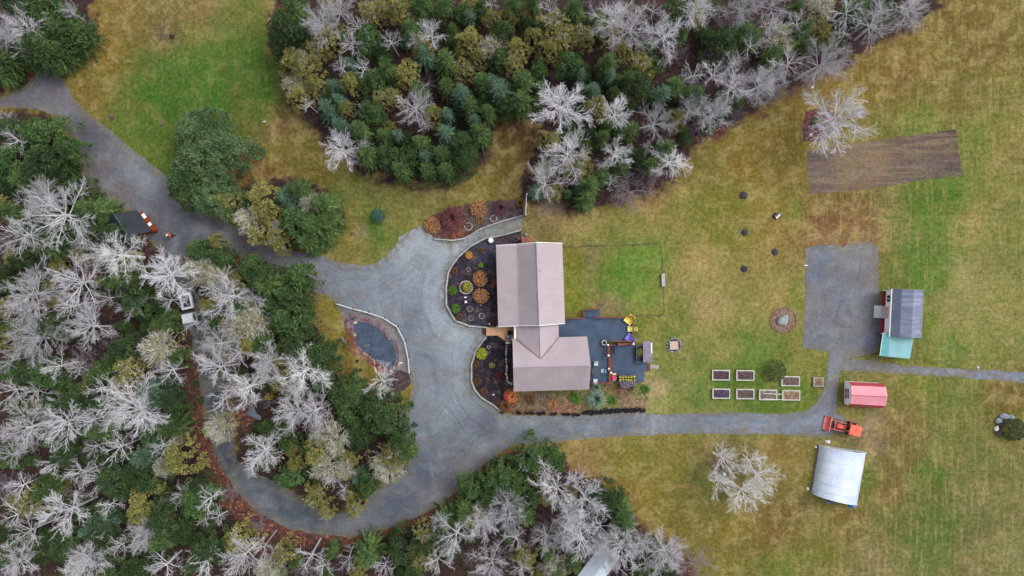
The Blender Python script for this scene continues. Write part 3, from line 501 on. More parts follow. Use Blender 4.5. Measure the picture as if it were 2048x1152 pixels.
# ================================================================ decks
def planks(name, px0, py0, px1, py1, z, thick, m, parent, along='x', w=.14):
    a, b = U(px0, py0, z), U(px1, py1, z); mb = MB()
    x0, x1 = min(a.x, b.x), max(a.x, b.x); y0, y1 = min(a.y, b.y), max(a.y, b.y)
    if along == 'x':
        k = max(1, round((y1 - y0) / w))
        for i in range(k): mb.box((x0 + x1) / 2, y0 + (i + .5) * (y1 - y0) / k, z - thick / 2, x1 - x0, (y1 - y0) / k - .012, thick)
    else:
        k = max(1, round((x1 - x0) / w))
        for i in range(k): mb.box(x0 + (i + .5) * (x1 - x0) / k, (y0 + y1) / 2, z - thick / 2, (x1 - x0) / k - .012, y1 - y0, thick)
    mb.build(name, m, parent)
def rail(parent, x0, y0, x1, y1, z, h=.9, w=.14, m=CEDAR):
    """railing: top rail, balusters and posts between two photo points seen at rail height"""
    a, b = U(x0, y0, z + h), U(x1, y1, z + h); a.z = b.z = 0; d = b - a; L_ = d.length; ang = math.atan2(d.y, d.x); c = (a + b) / 2
    r = MB().box(c.x, c.y, z + h, L_, w, .05, ang); r.box(c.x, c.y, z + .12, L_, .05, .07, ang)
    k = max(2, int(L_ / .14))
    for i in range(k + 1): p = a.lerp(b, i / k); r.box(p.x, p.y, z + h / 2, .035, .035, h - .06, ang)
    r.build('railing', m, parent)
dk = thing('back_deck', 'two-level blue-grey painted deck with red-brown railings behind the house', 'deck', U(1200, 700))
DZ, EZ = .9, .35
planks('upper_floor', 1117, 636, 1265, 683.5, DZ, .04, DECK, dk)
planks('upper_floor', 1172, 683.8, 1217, 767, DZ, .04, DECK, dk)
planks('stair_landing', 1168, 620, 1200, 635.5, .6, .04, DECK, dk, 'y')
planks('lower_floor', 1218, 690, 1294, 742, EZ, .04, DECK, dk)
planks('lower_floor', 1218, 742.2, 1288.5, 764, EZ, .04, DECK, dk)
for i in range(3): planks('step', 1218 + i * 4, 692, 1222 + i * 4, 709, DZ - .14 * (i + 1), .04, DECKD, dk, 'y')
a = U(1191, 650, 0); MB().box(a.x, -4.85, .42, 9.0, .1, .8).build('skirt', CEDAR, dk)
MB().box(U(1241,0).x, -6.62, .42, 3.0, .08, .8).build('skirt', CEDAR, dk)
MB().box(U(1217.6,0).x, -9.4, .42, .1, 5.0, .8).build('skirt', CEDAR, dk)
rail(dk, 1131, 637, 1166, 636, DZ); rail(dk, 1167.5, 620, 1167.5, 636, .6, .8); rail(dk, 1168, 619, 1201, 618.5, .6, .8); rail(dk, 1187, 635, 1265, 633.5, DZ)
rail(dk, 1266, 634, 1266.5, 683, DZ); rail(dk, 1218, 683, 1267, 682, DZ); rail(dk, 1182, 767, 1220, 766, DZ); rail(dk, 1217, 688, 1217, 711, DZ, .9)
b0, b1 = U(1220, 714, .9), U(1220, 765, .9)
MB().box(b0.x, (b0.y + b1.y) / 2, 1.1, .42, abs(b1.y - b0.y), .06).build('bench_seat', CEDAR, dk)
c0 = U(1252, 688, .9); MB().box(c0.x, c0.y, .95, 2.0, .26, .06, .03).build('bench_seat', mat('light_red_timber', (158,98,82), (140,84,70), s=2, fine=.1), dk)
for x, y in ((1216,690),(1217,711),(1217.5,737.5),(1222,745.5),(1267,688)):
    p = U(x, y, 2.0); MB().box(p.x, p.y, 1.0, .12, .12, 1.95).build('post', CEDAR, dk); MB().lathe((p.x, p.y, 1.98), [(.13, 0), (.13, .06), (.02, .12)], 8).build('post_cap', WHITE, dk)
for x0, y0, x1, y1 in ((1209,704.5,1216,710.5),(1218,710,1231,709.5),(1218,690,1231,690)):
    p, q = U(x0, y0, 1.9), U(x1, y1, 1.9); d = q - p; c = (p + q) / 2; g = MB().box(c.x, c.y, 1.88, d.length, .05, .05, math.atan2(d.y, d.x)); g.box(c.x, c.y, 1.1, d.length, .05, .05, math.atan2(d.y, d.x))
    for i in range(5): e = p.lerp(q, i / 4); g.box(e.x, e.y, 1.45, .03, .03, .9)
    g.build('gate', CEDAR, dk)
p = U(1297, 735); MB().box(p.x, p.y, .1, .35, .8, .2).build('step', CEDAR, dk)
for i, (x, y) in enumerate(((1302.5,733.5),(1307,733),(1314,733.5))):
    p = U(x, y); solo('stepping_stone', MB().rock((p.x, p.y, .03), .26, .34, .06, 20 + i), STONE, ['pale stepping stone touching the lower deck step','middle pale stepping stone beside the lower deck step','outermost pale stepping stone leading from the deck to the lawn'][i], 'stepping stone', 'stepping stones off the deck')
# front deck
fd = thing('front_deck', 'tan plank front deck with angled edge at the house entrance', 'deck', U(1000, 662))
mb = MB(); pts = [U(x, y, .45) for x, y in ((972.5,655),(993,655),(993,651),(1030,651),(1030,680),(1013,683),(995,671),(972.5,671))]
mb.prism([(p.x, p.y) for p in pts], .38, .45); mb.build('floor', TAN, fd)
g = MB()
for i in range(11): x = 972.5 + 2.6 + i * 2.2; p, q = U(x, 655.3, .453), U(x, 670.6, .453); g.box(p.x, (p.y + q.y) / 2, .453, .02, abs(p.y - q.y), .005)
g.build('plank_gap', mat('tan_gap', (164,124,92), fine=.1), fd)
p = U(968.7, 662, .2); MB().box(p.x, p.y, .13, .4, .75, .24).build('step', mat('dark_step', (70,48,50), (58,40,42), fine=.2), fd)
MB().tube([U(994,671.5,.9), U(1008,682.5,.9)], .03, 6).build('handrail', BLACK, fd)
for x, y in ((994,671.5),(1008,682.5)): MB().tube([U(x,y,.9), Vector((U(x,y,.9).x, U(x,y,.9).y, .45))], .03, 6).build('post', BLACK, fd)

# ---- furniture on the decks
def lounge_chair(name, x, y, z, w, rz, m, label, group=None):
    """fan-backed garden armchair: slatted seat, fanned back, arms, legs"""
    p = U(x, y, z + .5); t = thing(name, label, 'chair', (p.x, p.y, z), rz, group)
    s = MB()
    for i in range(6): s.box(.0, -.3 + i * .125, .36 - i * .012, w * (.7), .118, .03, 0, 0, -.1)
    s.build('seat', m, t, world=False)
    b = MB()
    for i in range(5):
        k = (i - 2); b.box(k * .15 * w, .5, .62, .142 * w, .035, .8, 0, k * .06, -.75)
    b.build('backrest', m, t, world=False)
    for sx in (-1, 1):
        MB().box(sx * w * .42, -.02, .55, .13 * w, .74, .035).build('armrest', m, t, world=False)
        MB().box(sx * w * .38, -.3, .27, .07, .08, .54).build('leg', m, t, world=False); MB().box(sx * w * .36, .3, .25, .07, .08, .5, 0, 0, .2).build('leg', m, t, world=False)
    return t
YEL = mat('yellow_plastic', (266,246,108), (254,232,90), s=2, fine=.05, rough=.5); YEL2 = mat('pale_yellow_plastic', (268,258,150), (258,246,132), s=2, fine=.05, rough=.5)
PUR = mat('violet_plastic', (148,140,236), (130,122,220), s=2, fine=.05, rough=.5)
lounge_chair('garden_chair', 1257, 641, DZ, 1.05, -.7, YEL, 'large bright yellow armchair at the upper corner of the grey deck', 'plastic armchairs on the deck')
lounge_chair('garden_chair', 1261.5, 658, DZ, .62, -1.57, YEL2, 'small pale yellow chair against the deck railing between yellow and violet chairs', 'plastic armchairs on the deck')
lounge_chair('garden_chair', 1258.5, 675, DZ, .9, -2.2, PUR, 'violet armchair in the lower right corner of the upper deck', 'plastic armchairs on the deck')
def table_chair(x, y, rz, label, m):
    p = U(x, y, DZ + .45); t = thing('patio_chair', label, 'chair', (p.x, p.y, DZ), rz, 'chairs round the patio table')
    MB().box(0, 0, .44, .5, .48, .05).build('seat', m, t, world=False); b = MB(); b.box(0, .26, .7, .5, .05, .5, 0, 0, -.15); b.build('backrest', m, t, world=False)
    for sx in (-1, 1):
        for sy in (-1, 1): MB().box(sx * .21, sy * .2, .21, .04, .04, .42).build('leg', GREYW, t, world=False)
WC = mat('white_blue_cushion', (206,222,228), (190,208,216), s=2, fine=.05); WC2 = mat('pale_blue_cushion', (168,204,216), (150,190,206), s=2, fine=.05)
table_chair(1192, 727.5, 0, 'white chair above the round grey patio table', WC); table_chair(1206, 742, -1.5, 'pale blue chair to the right of the round patio table', WC2); table_chair(1190.7, 762, PI, 'white chair below the round patio table by the railing', WC)
p = U(1191.5, 743, DZ + .72); t = thing('patio_table', 'round dark grey patio table on the deck beside the house', 'table', (p.x, p.y, DZ))
MB().lathe((0, 0, 0), [(.53, .68), (.55, .7), (.55, .73), (.03, .735)], 24).build('table_top', mat('dark_grey_table', (82,94,104), (70,80,90), s=3, fine=.1), t, world=False)
MB().lathe((0, 0, 0), [(.3, 0), (.3, .04), (.05, .08), (.04, .68)], 12).build('pedestal', BLACK, t, world=False)
p = U(1208.5, 685.5, DZ + .4); t = thing('planter_pot', 'round planter with pale grey rim standing on the deck beside the gate post', 'planter', (p.x, p.y, DZ))
MB().lathe((0, 0, 0), [(.22, 0), (.3, .4), (.34, .42), (.34, .46), (.22, .46), (.22, .36)], 18, False).build('pot', mat('pale_rim', (188,182,178), (168,162,160), fine=.1), t, world=False); MB().lathe((0, 0, 0), [(.225, .34), (.02, .36)], 14).build('soil', BLACK, t, world=False)
p = U(1212.5, 691, DZ + .1); solo('coiled_hose', MB().lathe((p.x, p.y, DZ), [(.2, 0), (.26, .04), (.26, .1), (.2, .1), (.18, .04)], 14, False), GREYW, 'pale grey coil lying beside the round planter on the deck', 'hose')
# hooded planters
def foliage(mb, c, rx, ry, rz, n, size, r, dome=True):
    """n leaf faces spread through a dome"""
    for _ in range(n):
        a = r.uniform(0, 2 * PI); u = r.random() ** .5; h = r.uniform(.15, 1) if not dome else math.sqrt(max(0, 1 - u * u)) * r.uniform(.6, 1.05)
        p = Vector((c[0] + math.cos(a) * u * rx, c[1] + math.sin(a) * u * ry, c[2] + h * rz)); s = size * r.uniform(.6, 1.3)
        d = Vector((math.cos(a + r.uniform(-.9, .9)), math.sin(a + r.uniform(-.9, .9)), r.uniform(-.2, .7))).normalized(); w = d.cross(Vector((r.uniform(-.4, .4), r.uniform(-.4, .4), 1))).normalized() * s * .42
        mb._add([p - d * s * .5, p + w, p + d * s * .6, p - w], [(0, 1, 2, 3)])
    return mb
rr = random.Random(5)
p = U(1288, 704, .8); t = thing('hooded_planter', 'black raised planter with grey hinged cover at the right end of the deck', 'planter', (p.x, p.y, EZ))
c = U(1279.5, 708, .9); f = MB(); f.box(c.x, c.y, .68, .78, 2.05, .6); f.build('box', BLACK, t)
f = MB(); 
for sy in (-1, 1): f.box(c.x, c.y + sy * 1.04, 1.02, .84, .05, .06)
f.box(c.x - .4, c.y, 1.02, .05, 2.02, .06); f.build('frame', GREYW, t)
f = MB(); foliage(f, (c.x + .1, c.y + .2, .95), .35, .45, .35, 60, .28, rr); f.build('plant', mat('olive_leaf', (128,134,60), (96,108,44), fine=.2, island=.3), t)
a0, a1, a2, a3 = U(1286, 683.5, 1.5), U(1304, 682, 1.1), U(1305, 724, 1.1), U(1286.5, 725, 1.5)
MB().slab([a0, a1, a2, a3], .1).build('cover', mat('grey_slate_cover', (138,136,150), (112,108,122), s=3, fine=.25, fs=14), t)
c = U(1303, 696, 1.2); MB().box(c.x, c.y, 1.2, .16, 1.25, .06).build('white_board', WHITE, t)
p = U(1255, 762, .8); t = thing('flower_planter', 'long black planter of yellow flowers with mauve folded cover below the deck', 'planter', (p.x, p.y, EZ))
c = U(1254.5, 756.5, .9); MB().box(c.x, c.y, .66, 2.1, .8, .6).build('box', BLACK, t)
f = MB(); f.box(c.x, c.y + .4, 1.0, 2.16, .05, .06); f.box(c.x, c.y - .4, 1.0, 2.16, .05, .06); f.build('frame', GREYW, t)
for j in range(2):
    for i in range(6):
        f = MB(); foliage(f, (c.x - .85 + i * .34, c.y + .18 - j * .36, .95), .12, .12, .14, 12, .14, rr); f.build('flower', mat('yellow_flower', (206,196,74), (158,156,54), fine=.2, island=.3), t)
f = MB(); a0, a1, a2, a3 = U(1239, 765, 1.2), U(1272, 764.5, 1.2), U(1270, 773, .8), U(1243, 775, .8)
f.slab([a0, a1, a2, a3], .06); 
for i in range(14): q = a0.lerp(a1, rr.random()).lerp(a3.lerp(a2, rr.random()), rr.random()); f.rock((q.x, q.y, q.z + .04), .22, .12, .06, i, rot=rr.uniform(0, 3))
f.build('cover', mat('mauve_tarp', (134,124,142), (84,76,92), s=5, fine=.25, island=.3), t)
p = U(1228, 754, 1.1); t = thing('gas_grill', 'small red and yellow grill standing in the lower deck corner', 'grill', (p.x, p.y, EZ))
MB().box(0, 0, .55, .58, .7, .5).build('body', BLACK, t, world=False)
hd = MB(); 
for i in range(6): an = i / 5 * PI; hd.box(0, -.06, .8 + .0, .52 - abs(i - 2.5) * .02, .62, .06)
hd.tube([(-.27, -.3, .84), (-.27, .2, .84)], .05, 6); hd.tube([(.27, -.3, .84), (.27, .2, .84)], .05, 6); hd.box(0, -.05, .9, .46, .56, .06)
hd.build('lid', mat('grill_red', (206,70,100), (180,54,84), fine=.08, rough=.4), t, world=False)
MB().box(0, .38, .86, .48, .2, .1).build('side_shelf', mat('grill_yellow', (236,208,136), (220,190,116), fine=.06), t, world=False)
MB().tube([(-.2, -.38, .84), (.2, -.38, .84)], .02, 6).build('handle', WHITE, t, world=False)
for sx in (-1, 1):
    for sy in (-1, 1): MB().box(sx * .24, sy * .28, .15, .05, .05, .3).build('leg', BLACK, t, world=False)
p = U(1020.5, 666, .8); t = thing('deck_box', 'square black armchair on the tan front deck', 'chair', (p.x, p.y, .45))
MB().box(0, 0, .28, .5, .46, .1).build('seat', BLACK, t, world=False); MB().box(0, .24, .5, .56, .08, .5).build('backrest', BLACK, t, world=False)
for sx in (-1, 1): MB().box(sx * .28, 0, .34, .08, .5, .34).build('armrest', BLACK, t, world=False)
p = U(1016, 675, .8); t = thing('flower_pot', 'round blue-grey pot of mixed flowers at the front deck edge', 'planter', (p.x, p.y, .45))
MB().lathe((0, 0, 0), [(.24, 0), (.34, .4), (.34, .44), (.02, .43)], 14).build('pot', mat('blue_grey_glaze', (108,128,152), (94,112,136), fine=.1), t, world=False)
for col, o in (((232,236,240), (-.05, .08)), ((196,92,70), (.0, .0)), ((122,160,60), (.14, -.05)), ((60,110,200), (-.16, -.02))):
    f = MB(); foliage(f, (o[0], o[1], .4), .12, .12, .16, 16, .12, rr); f.build('flower', mat('bloom_%d' % col[0], col, fine=.1, island=.2), t, world=False)
p = U(1016.5, 685.5, .3); t = thing('garden_ornament', 'low white and pink ornament below the round flower pot', 'ornament', (p.x, p.y, .03))
MB().rock((0, 0, .15), .38, .17, .14, 3, .1).build('body', WHITE, t, world=False); MB().rock((.2, .04, .2), .18, .1, .12, 6, .1).build('tail', mat('soft_pink', (226,150,160), fine=.1), t, world=False)

# ================================================================ edging, fences, walls
edge_run('timber_edging', [(868,478),(905,481),(930,477),(963,457),(1000,444),(1045,431.5)], .16, .32, 0, TIMBER, 'white-grey timber edging along the upper garden bed with ornamental grasses', 'edging', 'white-grey timber edgings of the front gardens')
edge_run('timber_edging', [(1042,460.5),(1000,472),(970,477),(941,493),(917,514),(903,533),(897,546),(893,573),(893,610),(905,632),(912,642),(940,652),(975,655)], .17, .34, 0, TIMBER, 'curved white-grey timber edging round the large dark mulch bed by the house', 'edging', 'white-grey timber edgings of the front gardens')
edge_run('timber_edging', [(973,673),(952,700),(943,730),(943,763),(950,780),(963,795),(990,812),(1001,822)], .16, .3, 0, TIMBER, 'white-grey timber edging round the lower dark bed below the front deck', 'edging', 'white-grey timber edgings of the front gardens')
edge_run('pond_rail', [(673,607),(706,617),(737,625),(769,636),(795,653),(810,682),(817,714),(820,747)], .1, .12, .45, mat('white_rail', (224,228,234), (204,208,214), s=2, fine=.05), 'low white rail on dark posts curving between pond and gravel drive', 'fence', None, (.13, .14, .12, .06), BLACK)
def stone_row(name, pts, size, label, m=STONE, sp=.3, hgt=.16, seed=1, cat='edging'):
    r = random.Random(seed); P = [U(x, y) for x, y in pts]; mb = MB()
    for a, b in zip(P[:-1], P[1:]):
        k = max(1, int((b - a).length / sp))
        for i in range(k):
            c = a.lerp(b, (i + .5) / k); s = size * r.uniform(.7, 1.25)
            mb.rock((c.x + r.uniform(-.04, .04), c.y + r.uniform(-.04, .04), hgt * .4), s, s * r.uniform(.6, .95), hgt, seed * 100 + i, .25, r.uniform(0, 3))
    return solo(name, mb, m, label, cat)
stone_row('stone_edging', [(1012.5,690),(1013,720),(1013,745),(1014.5,758),(1019,767),(1027,769)], .17, 'row of cream edging stones along the west wall of the house', mat('cream_stone', (240,228,208), (206,194,176), s=4, fine=.15, island=.2), .27)
stone_row('stone_edging', [(1127,495),(1180,492),(1240,491),(1290,488),(1312,486),(1320,490),(1324,510),(1325,540),(1327,575),(1328,625),(1322,631),(1290,631),(1262,631)], .11, 'thin weathered stone border framing the square green back lawn', mat('weathered_border', (132,118,100), (92,82,70), s=4, fine=.25, island=.3), .26, .1, 3)
stone_row('stone_edging', [(725,706),(738,712),(748,721),(751,731)], .17, 'curved line of pinkish stones on the lower left pond bank', mat('pink_stone', (196,160,138), (160,124,104), s=4, fine=.15, island=.3), .32, .14, 5)
stone_row('stone_edging', [(778,745),(784,738),(792,734),(800,728)], .17, 'short line of white stones at the lower pond tip', mat('white_stone', (214,208,208), (180,174,176), s=4, fine=.1, island=.2), .34, .14, 6)
def stone_ring(x, y, r, size, label, m=STONE, seed=1, group=None, gap=None, soil=True):
    P = U(x, y); R_ = r / PPM; q = random.Random(seed); k = int(2 * PI * R_ / (size * 1.75)); t = thing('stone_ring', label, 'stone ring', (P.x, P.y, 0), 0, group); mb = MB()
    for i in range(k):
        a = 2 * PI * i / k
        if gap and gap[0] < a < gap[1]: continue
        mb.rock((P.x + math.cos(a) * R_, P.y + math.sin(a) * R_, .07), size * q.uniform(.8, 1.15), size * q.uniform(.55, .8), .12, seed * 50 + i, .2, a + 1.57)
    mb.build('stones', m, t)
    if soil: MB().lathe((P.x, P.y, .028), [(R_ * .85, 0), (R_ * .8, .04), (.02, .07)], 18).build('soil', mat('reddish_soil', (96,72,68), (74,54,54), s=4, fine=.3, fs=14, bump=.3), t)
    return t
RINGW = mat('greyish_white_stone', (206,202,202), (168,162,164), s=5, fine=.2, island=.3)
G = 'stone rings in the front garden beds'
stone_ring(937, 453, 7.5, .13, 'white stone ring in the upper garden bed, the larger of two', RINGW, 1, G, (2.2, 2.9)); stone_ring(987, 437, 6, .11, 'smaller white stone ring beside the upper bed edging', RINGW, 2, G)
stone_ring(939.5, 618, 5.5, .1, 'small pinkish stone ring just below the white garden statue', STONE, 3, G); stone_ring(941.7, 636.3, 5, .1, 'pale stone ring nearest the lower edge of the large bed', STONE, 4, G); stone_ring(963.5, 632, 5.4, .1, 'white dotted stone ring nearest the house wall', RINGW, 5, G)
stone_ring(932, 574.8, 12.5, .16, 'large white stone ring round a yellow-green shrub', RINGW, 6, G); stone_ring(937, 539, 4.5, .09, 'faint pinkish stone ring above the large white ring', STONE, 7, G); stone_ring(977, 694, 3.2, .09, 'tiny white stone ring in the bed below the front deck', RINGW, 8, G)
# ornaments
p = U(982, 480.5, .8); t = thing('birdbath', 'round white birdbath by the path north of the mulch bed', 'birdbath', (p.x, p.y, 0))
MB().lathe((0, 0, 0), [(.18, 0), (.1, .08), (.07, .6), (.12, .7)], 12).build('pedestal', WHITE, t, world=False); MB().lathe((0, 0, 0), [(.12, .7), (.3, .78), (.31, .82), (.27, .82), (.05, .76)], 18).build('basin', WHITE, t, world=False)
p = U(930.8, 594.7, .2); solo('garden_stone', MB().rock((p.x, p.y, .1), .2, .12, .13, 9, .1), WHITE, 'small white oval stone above the white garden statue', 'rock')
p = U(931, 604, .5); t = thing('garden_statue', 'small white statue standing in the dark mulch bed', 'statue', (p.x, p.y, 0))
MB().lathe((0, 0, 0), [(.17, 0), (.17, .1), (.09, .14), (.14, .4), (.16, .5), (.06, .6)], 10).build('body', WHITE, t, world=False); MB().rock((0, 0, .68), .11, .11, .12, 2, .05).build('head', WHITE, t, world=False)
p = U(962, 610.5, .1); solo('garden_stone', MB().rock((p.x, p.y, .07), .12, .11, .1, 12, .1), GSTONE, 'pale grey stone below the lower orange garden dome', 'rock')
p = U(979, 648, .1); solo('garden_stone', MB().rock((p.x, p.y, .08), .15, .14, .13, 13, .1), mat('cream_stone', (206,194,176)), 'cream stone beside the front deck corner', 'rock')
p = U(987, 789.5, .1); solo('garden_stone', MB().rock((p.x, p.y, .06), .2, .08, .08, 14, .1, .3), WHITE, 'thin white stone in the lower mulch bed', 'rock')
# white panel fence above the path
a, b = U(1051, 432), U(1052.5, 391); t = thing('trellis_panel', 'tall white wooden panel standing at the upper end of the garden path', 'fence panel', (a.x, a.y, 0))
d = b - a; c = (a + b) / 2; mb = MB()
for i in range(5): mb.box(c.x, c.y, .5 + i * .36, d.length, .05, .3, math.atan2(d.y, d.x))
mb.build('boards', WHITE, t)
for q in (a, c, b): MB().box(q.x + .06, q.y, 1.1, .1, .1, 2.2).build('post', WHITE, t)

# ================================================================ furniture and features of the yards
def bench(x, y, L_, rz, m, label, w=.42):
    p = U(x, y, .4); t = thing('garden_bench', label, 'bench', (p.x, p.y, 0), rz); mb = MB()
    for i in range(3): mb.box(0, -w / 2 + (i + .5) * w / 3, .43, L_, w / 3 - .015, .05)
    mb.build('seat', m, t, world=False)
    for sx in (-1, 1): MB().box(sx * (L_ / 2 - .15), 0, .2, .08, w * .9, .4).build('leg', m, t, world=False)
    return t
bench(1326.7, 560, 1.6, PI / 2 + .03, mat('pale_bench', (190,192,198), (170,172,180), fine=.1), 'pale grey bench on the right edge of the square lawn', .4)
GRN = mat('green_bench', (74,128,104), (60,108,88), fine=.1)
bt = bench(808, 857, 1.1, PI / 2 + .25, GRN, 'narrow green bench where the wood meets the gravel drive', .34)
MB().box(0, -.2, .66, 1.1, .05, .4).build('backrest', GRN, bt, world=False)
bench(686.5, 679.5, .85, 2.1, GREYW, 'short weathered grey bench on the grass left of the pond', .24)
LBL = ['white-framed raised bed, top left of the garden beds','white-framed raised bed with pinkish soil, second in the top row','half-hidden raised bed beside the round dark bush','small square raised bed nearest the driveway','white-framed raised bed of purple soil, bottom left of the garden beds','white-framed raised bed with grey-brown soil, second in the bottom row','raised bed with white trellis bars sticking out to the right','white-framed raised bed of straw-coloured mulch, last in the bottom row']
BEDS = [(1424.5,740,36,21,(92,72,78),(70,54,62)),(1473,740.5,36,21,(106,84,86),(84,64,68)),(1582,752.5,36,20,(124,106,96),(88,72,68)),(1627,755,20.5,18.5,(156,132,106),(130,108,86)),(1425,777.5,35.5,20,(92,76,98),(66,50,66)),(1472.8,778,36,20.5,(106,92,84),(86,76,70)),(1518.5,779.5,36,21,(142,128,120),(108,94,90)),(1564.5,780.5,36,20.5,(158,134,104),(128,106,84))]
for i, (x, y, w, h, c1, c2) in enumerate(BEDS):
    if i in (2,): x0, x1 = 1563, 1600
    else: x0, x1 = x, x + w
    if i == 0: x0, x1 = 1424.5, 1460
    a, b = U(x0, y, .3), U(x1, y + h, .3); c = (a + b) / 2; W, H = b.x - a.x, a.y - b.y
    t = thing('raised_bed', LBL[i], 'raised bed', (c.x, c.y, 0), -.012, 'white-framed raised garden beds')
    mb = MB(); q = .13
    for s in (-1, 1): mb.box(0, s * (H / 2 - q / 2), .15, W, q, .3); mb.box(s * (W / 2 - q / 2), 0, .15, q, H - 2 * q - .004, .3)
    mb.build('frame', mat('pale_plank', (206,206,198), (184,182,172), s=3, fine=.08) if i != 3 else mat('dull_plank', (176,172,158), (150,146,134), s=3, fine=.1), t, world=False)
    s_ = MB(); n = 8; m2 = int(n * H / W) + 1; r = random.Random(i); vs = []
    for yy in range(m2 + 1):
        for xx in range(n + 1): vs.append((-W / 2 + q + (W - 2 * q) * xx / n, -H / 2 + q + (H - 2 * q) * yy / m2, .22 + r.uniform(-.03, .04)))
    s_._add(vs, [(yy * (n + 1) + xx, yy * (n + 1) + xx + 1, (yy + 1) * (n + 1) + xx + 1, (yy + 1) * (n + 1) + xx) for yy in range(m2) for xx in range(n)])
    for _ in range(26):
        aa = r.uniform(0, 3); s_.box(r.uniform(-1, 1) * (W / 2 - .3), r.uniform(-1, 1) * (H / 2 - .3), .27, r.uniform(.1, .4), .04, .02, aa)
    s_.build('soil', mat('bed_soil_%d' % i, c1, c2, s=3.5, fine=.35, fs=9, bump=.4, island=.35), t, world=False)
    if i == 6:
        for yy in (.22, -.45): MB().tube([(-W / 2 + .4, yy + .02, .8), (W / 2 + .38, yy - .04, .8)], .03, 6).build('trellis_bar', WHITE, t, world=False); 
        for yy in (.22, -.45): MB().tube([(W / 2 - .1, yy - .03, .8), (W / 2 - .1, yy - .03, .2)], .025, 6).build('trellis_post', WHITE, t, world=False)
# young trees in black rings
RGL = ['black mulch ring with a sapling, topmost of the five on the lawn','black tree ring with a white guard tube leaning over it','black ring with a forked sapling, middle of the left column','black ring with a pale sapling, lower right of the five','plain black tree ring, bottom of the five on the lawn']
for i, (x, y, r_) in enumerate(((1486.5,391,8),(1551,432,7),(1489,465,6.5),(1549,504,6.5),(1487.5,538,7))):
    p = U(x, y); t = thing('tree_ring', RGL[i], 'tree ring', (p.x, p.y, 0), 0, 'young trees in black rings on the lawn'); q = random.Random(i); mb = MB(); R_ = r_ / PPM
    for k in range(90):
        a = q.uniform(0, 6.28); u = R_ * q.random() ** .6; mb.rock((math.cos(a) * u, math.sin(a) * u, .04), q.uniform(.05, .1), q.uniform(.03, .06), .05, k, .2, q.uniform(0, 3))
    mb.lathe((0, 0, .03), [(R_ * .9, 0), (R_ * .8, .03), (.02, .04)], 14); mb.build('mulch', RUST, t, world=False)
    if i < 4:
        s_ = MB(); s_.tube([(0, 0, 0), (.02, .02, .6), (.05, .0, 1.4)], [.03, .025, .012], 5)
        for k in range(7): a = k * 2.4 + i; z = .5 + k * .12; s_.tube([(.02, .02, z), (math.cos(a) * .3, math.sin(a) * .3, z + .3), (math.cos(a) * .5, math.sin(a) * .5, z + .5)], [.014, .01, .006], 4)
        s_.build('sapling', mat('grey_twig', (150,150,160), (124,124,134), fine=.1), t, world=False)
    if i == 1: MB().tube([(-.02, -.05, .1), (.02, -.0, 1.2)], .11, 8).build('guard_tube', WHITE, t, world=False); MB().box(.0, -.12, .9, .24, .62, .06, -.75).build('guard_board', WHITE, t, world=False)
# covered fire pit, boulder in its ring
t = stone_ring(1348, 690.5, 13.5, .22, 'fire pit of grey stones with a square beige lid on the lawn', GSTONE, 11); t['category'] = 'fire pit'; t.name = 'fire_pit'
p = U(1348, 691, .35); MB().box(p.x, p.y, .33, 1.05, 1.05, .05, .04).build('lid', mat('beige_lid', (202,180,164), (186,164,150), fine=.08), t); MB().box(p.x, p.y, .2, .8, .8, .2).build('grate', BLACK, t)
t = thing('boulder_ring', 'round brown mulch ring with thin stone edge on the lawn', 'garden ring', U(1566, 640)); P = U(1566, 640); mb = MB(); q = random.Random(3)
for i in range(46): a = 2 * PI * i / 46; mb.rock((P.x + math.cos(a) * 1.62, P.y + math.sin(a) * 1.5, .05), .13, .08, .09, i, .2, a + 1.57)
mb.build('stones', mat('brownish_stone', (150,134,120), (120,106,96), s=4, fine=.2, island=.25), t)
MB().lathe((P.x, P.y, .01), [(1.52, 0), (1.35, .05), (.9, .08), (.02, .08)], 28).build('mulch', mat('brown_mulch', (148,126,106), (112,84,72), s=2.5, fine=.35, fs=11, bump=.4), t)
mb = MB(); pts = [(-.72,-.1),(-.45,.38),(.1,.72),(.62,.75),(.72,.4),(.66,-.3),(.38,-.72),(-.1,-.62),(-.6,-.5)]
c = U(1566, 641, .4); 
vs = [(c.x + x, c.y + y, .06) for x, y in pts] + [(c.x + x * .92, c.y + y * .92, .42) for x, y in pts] + [(c.x + x * .6, c.y + y * .6 + .05, .55) for x, y in pts] + [(c.x, c.y, .57)]
n = len(pts); fs = [(l * n + i, l * n + (i + 1) % n, (l + 1) * n + (i + 1) % n, (l + 1) * n + i) for l in range(2) for i in range(n)] + [(2 * n + i, 2 * n + (i + 1) % n, 3 * n) for i in range(n)]
mb._add(vs, [f[::-1] for f in fs]); solo('boulder', mb, mat('boulder_grey', (158,164,166), (134,140,146), s=3, fine=.12, fs=14, bump=.4), 'large flat grey boulder inside the round mulch ring', 'boulder')
def rock_at(x, y, rx, ry, h, m, label, seed, rot=0., z=0., group=None):
    p = U(x, y, h * .6 + z); return solo('rock', MB().rock((p.x, p.y, z + h * .35), rx, ry, h, seed, .25, rot), m, label, 'rock', group)
CRM = mat('cream_rock', (192,186,166), (158,152,136), s=3, fine=.15, fs=10, bump=.3)
rock_at(709.5, 646, .38, .2, .28, CRM, 'flat cream rock at the top left of the pond', 31, .35); rock_at(709, 671, .26, .28, .26, CRM, 'cream rock on the left bank of the pond', 32, .4)
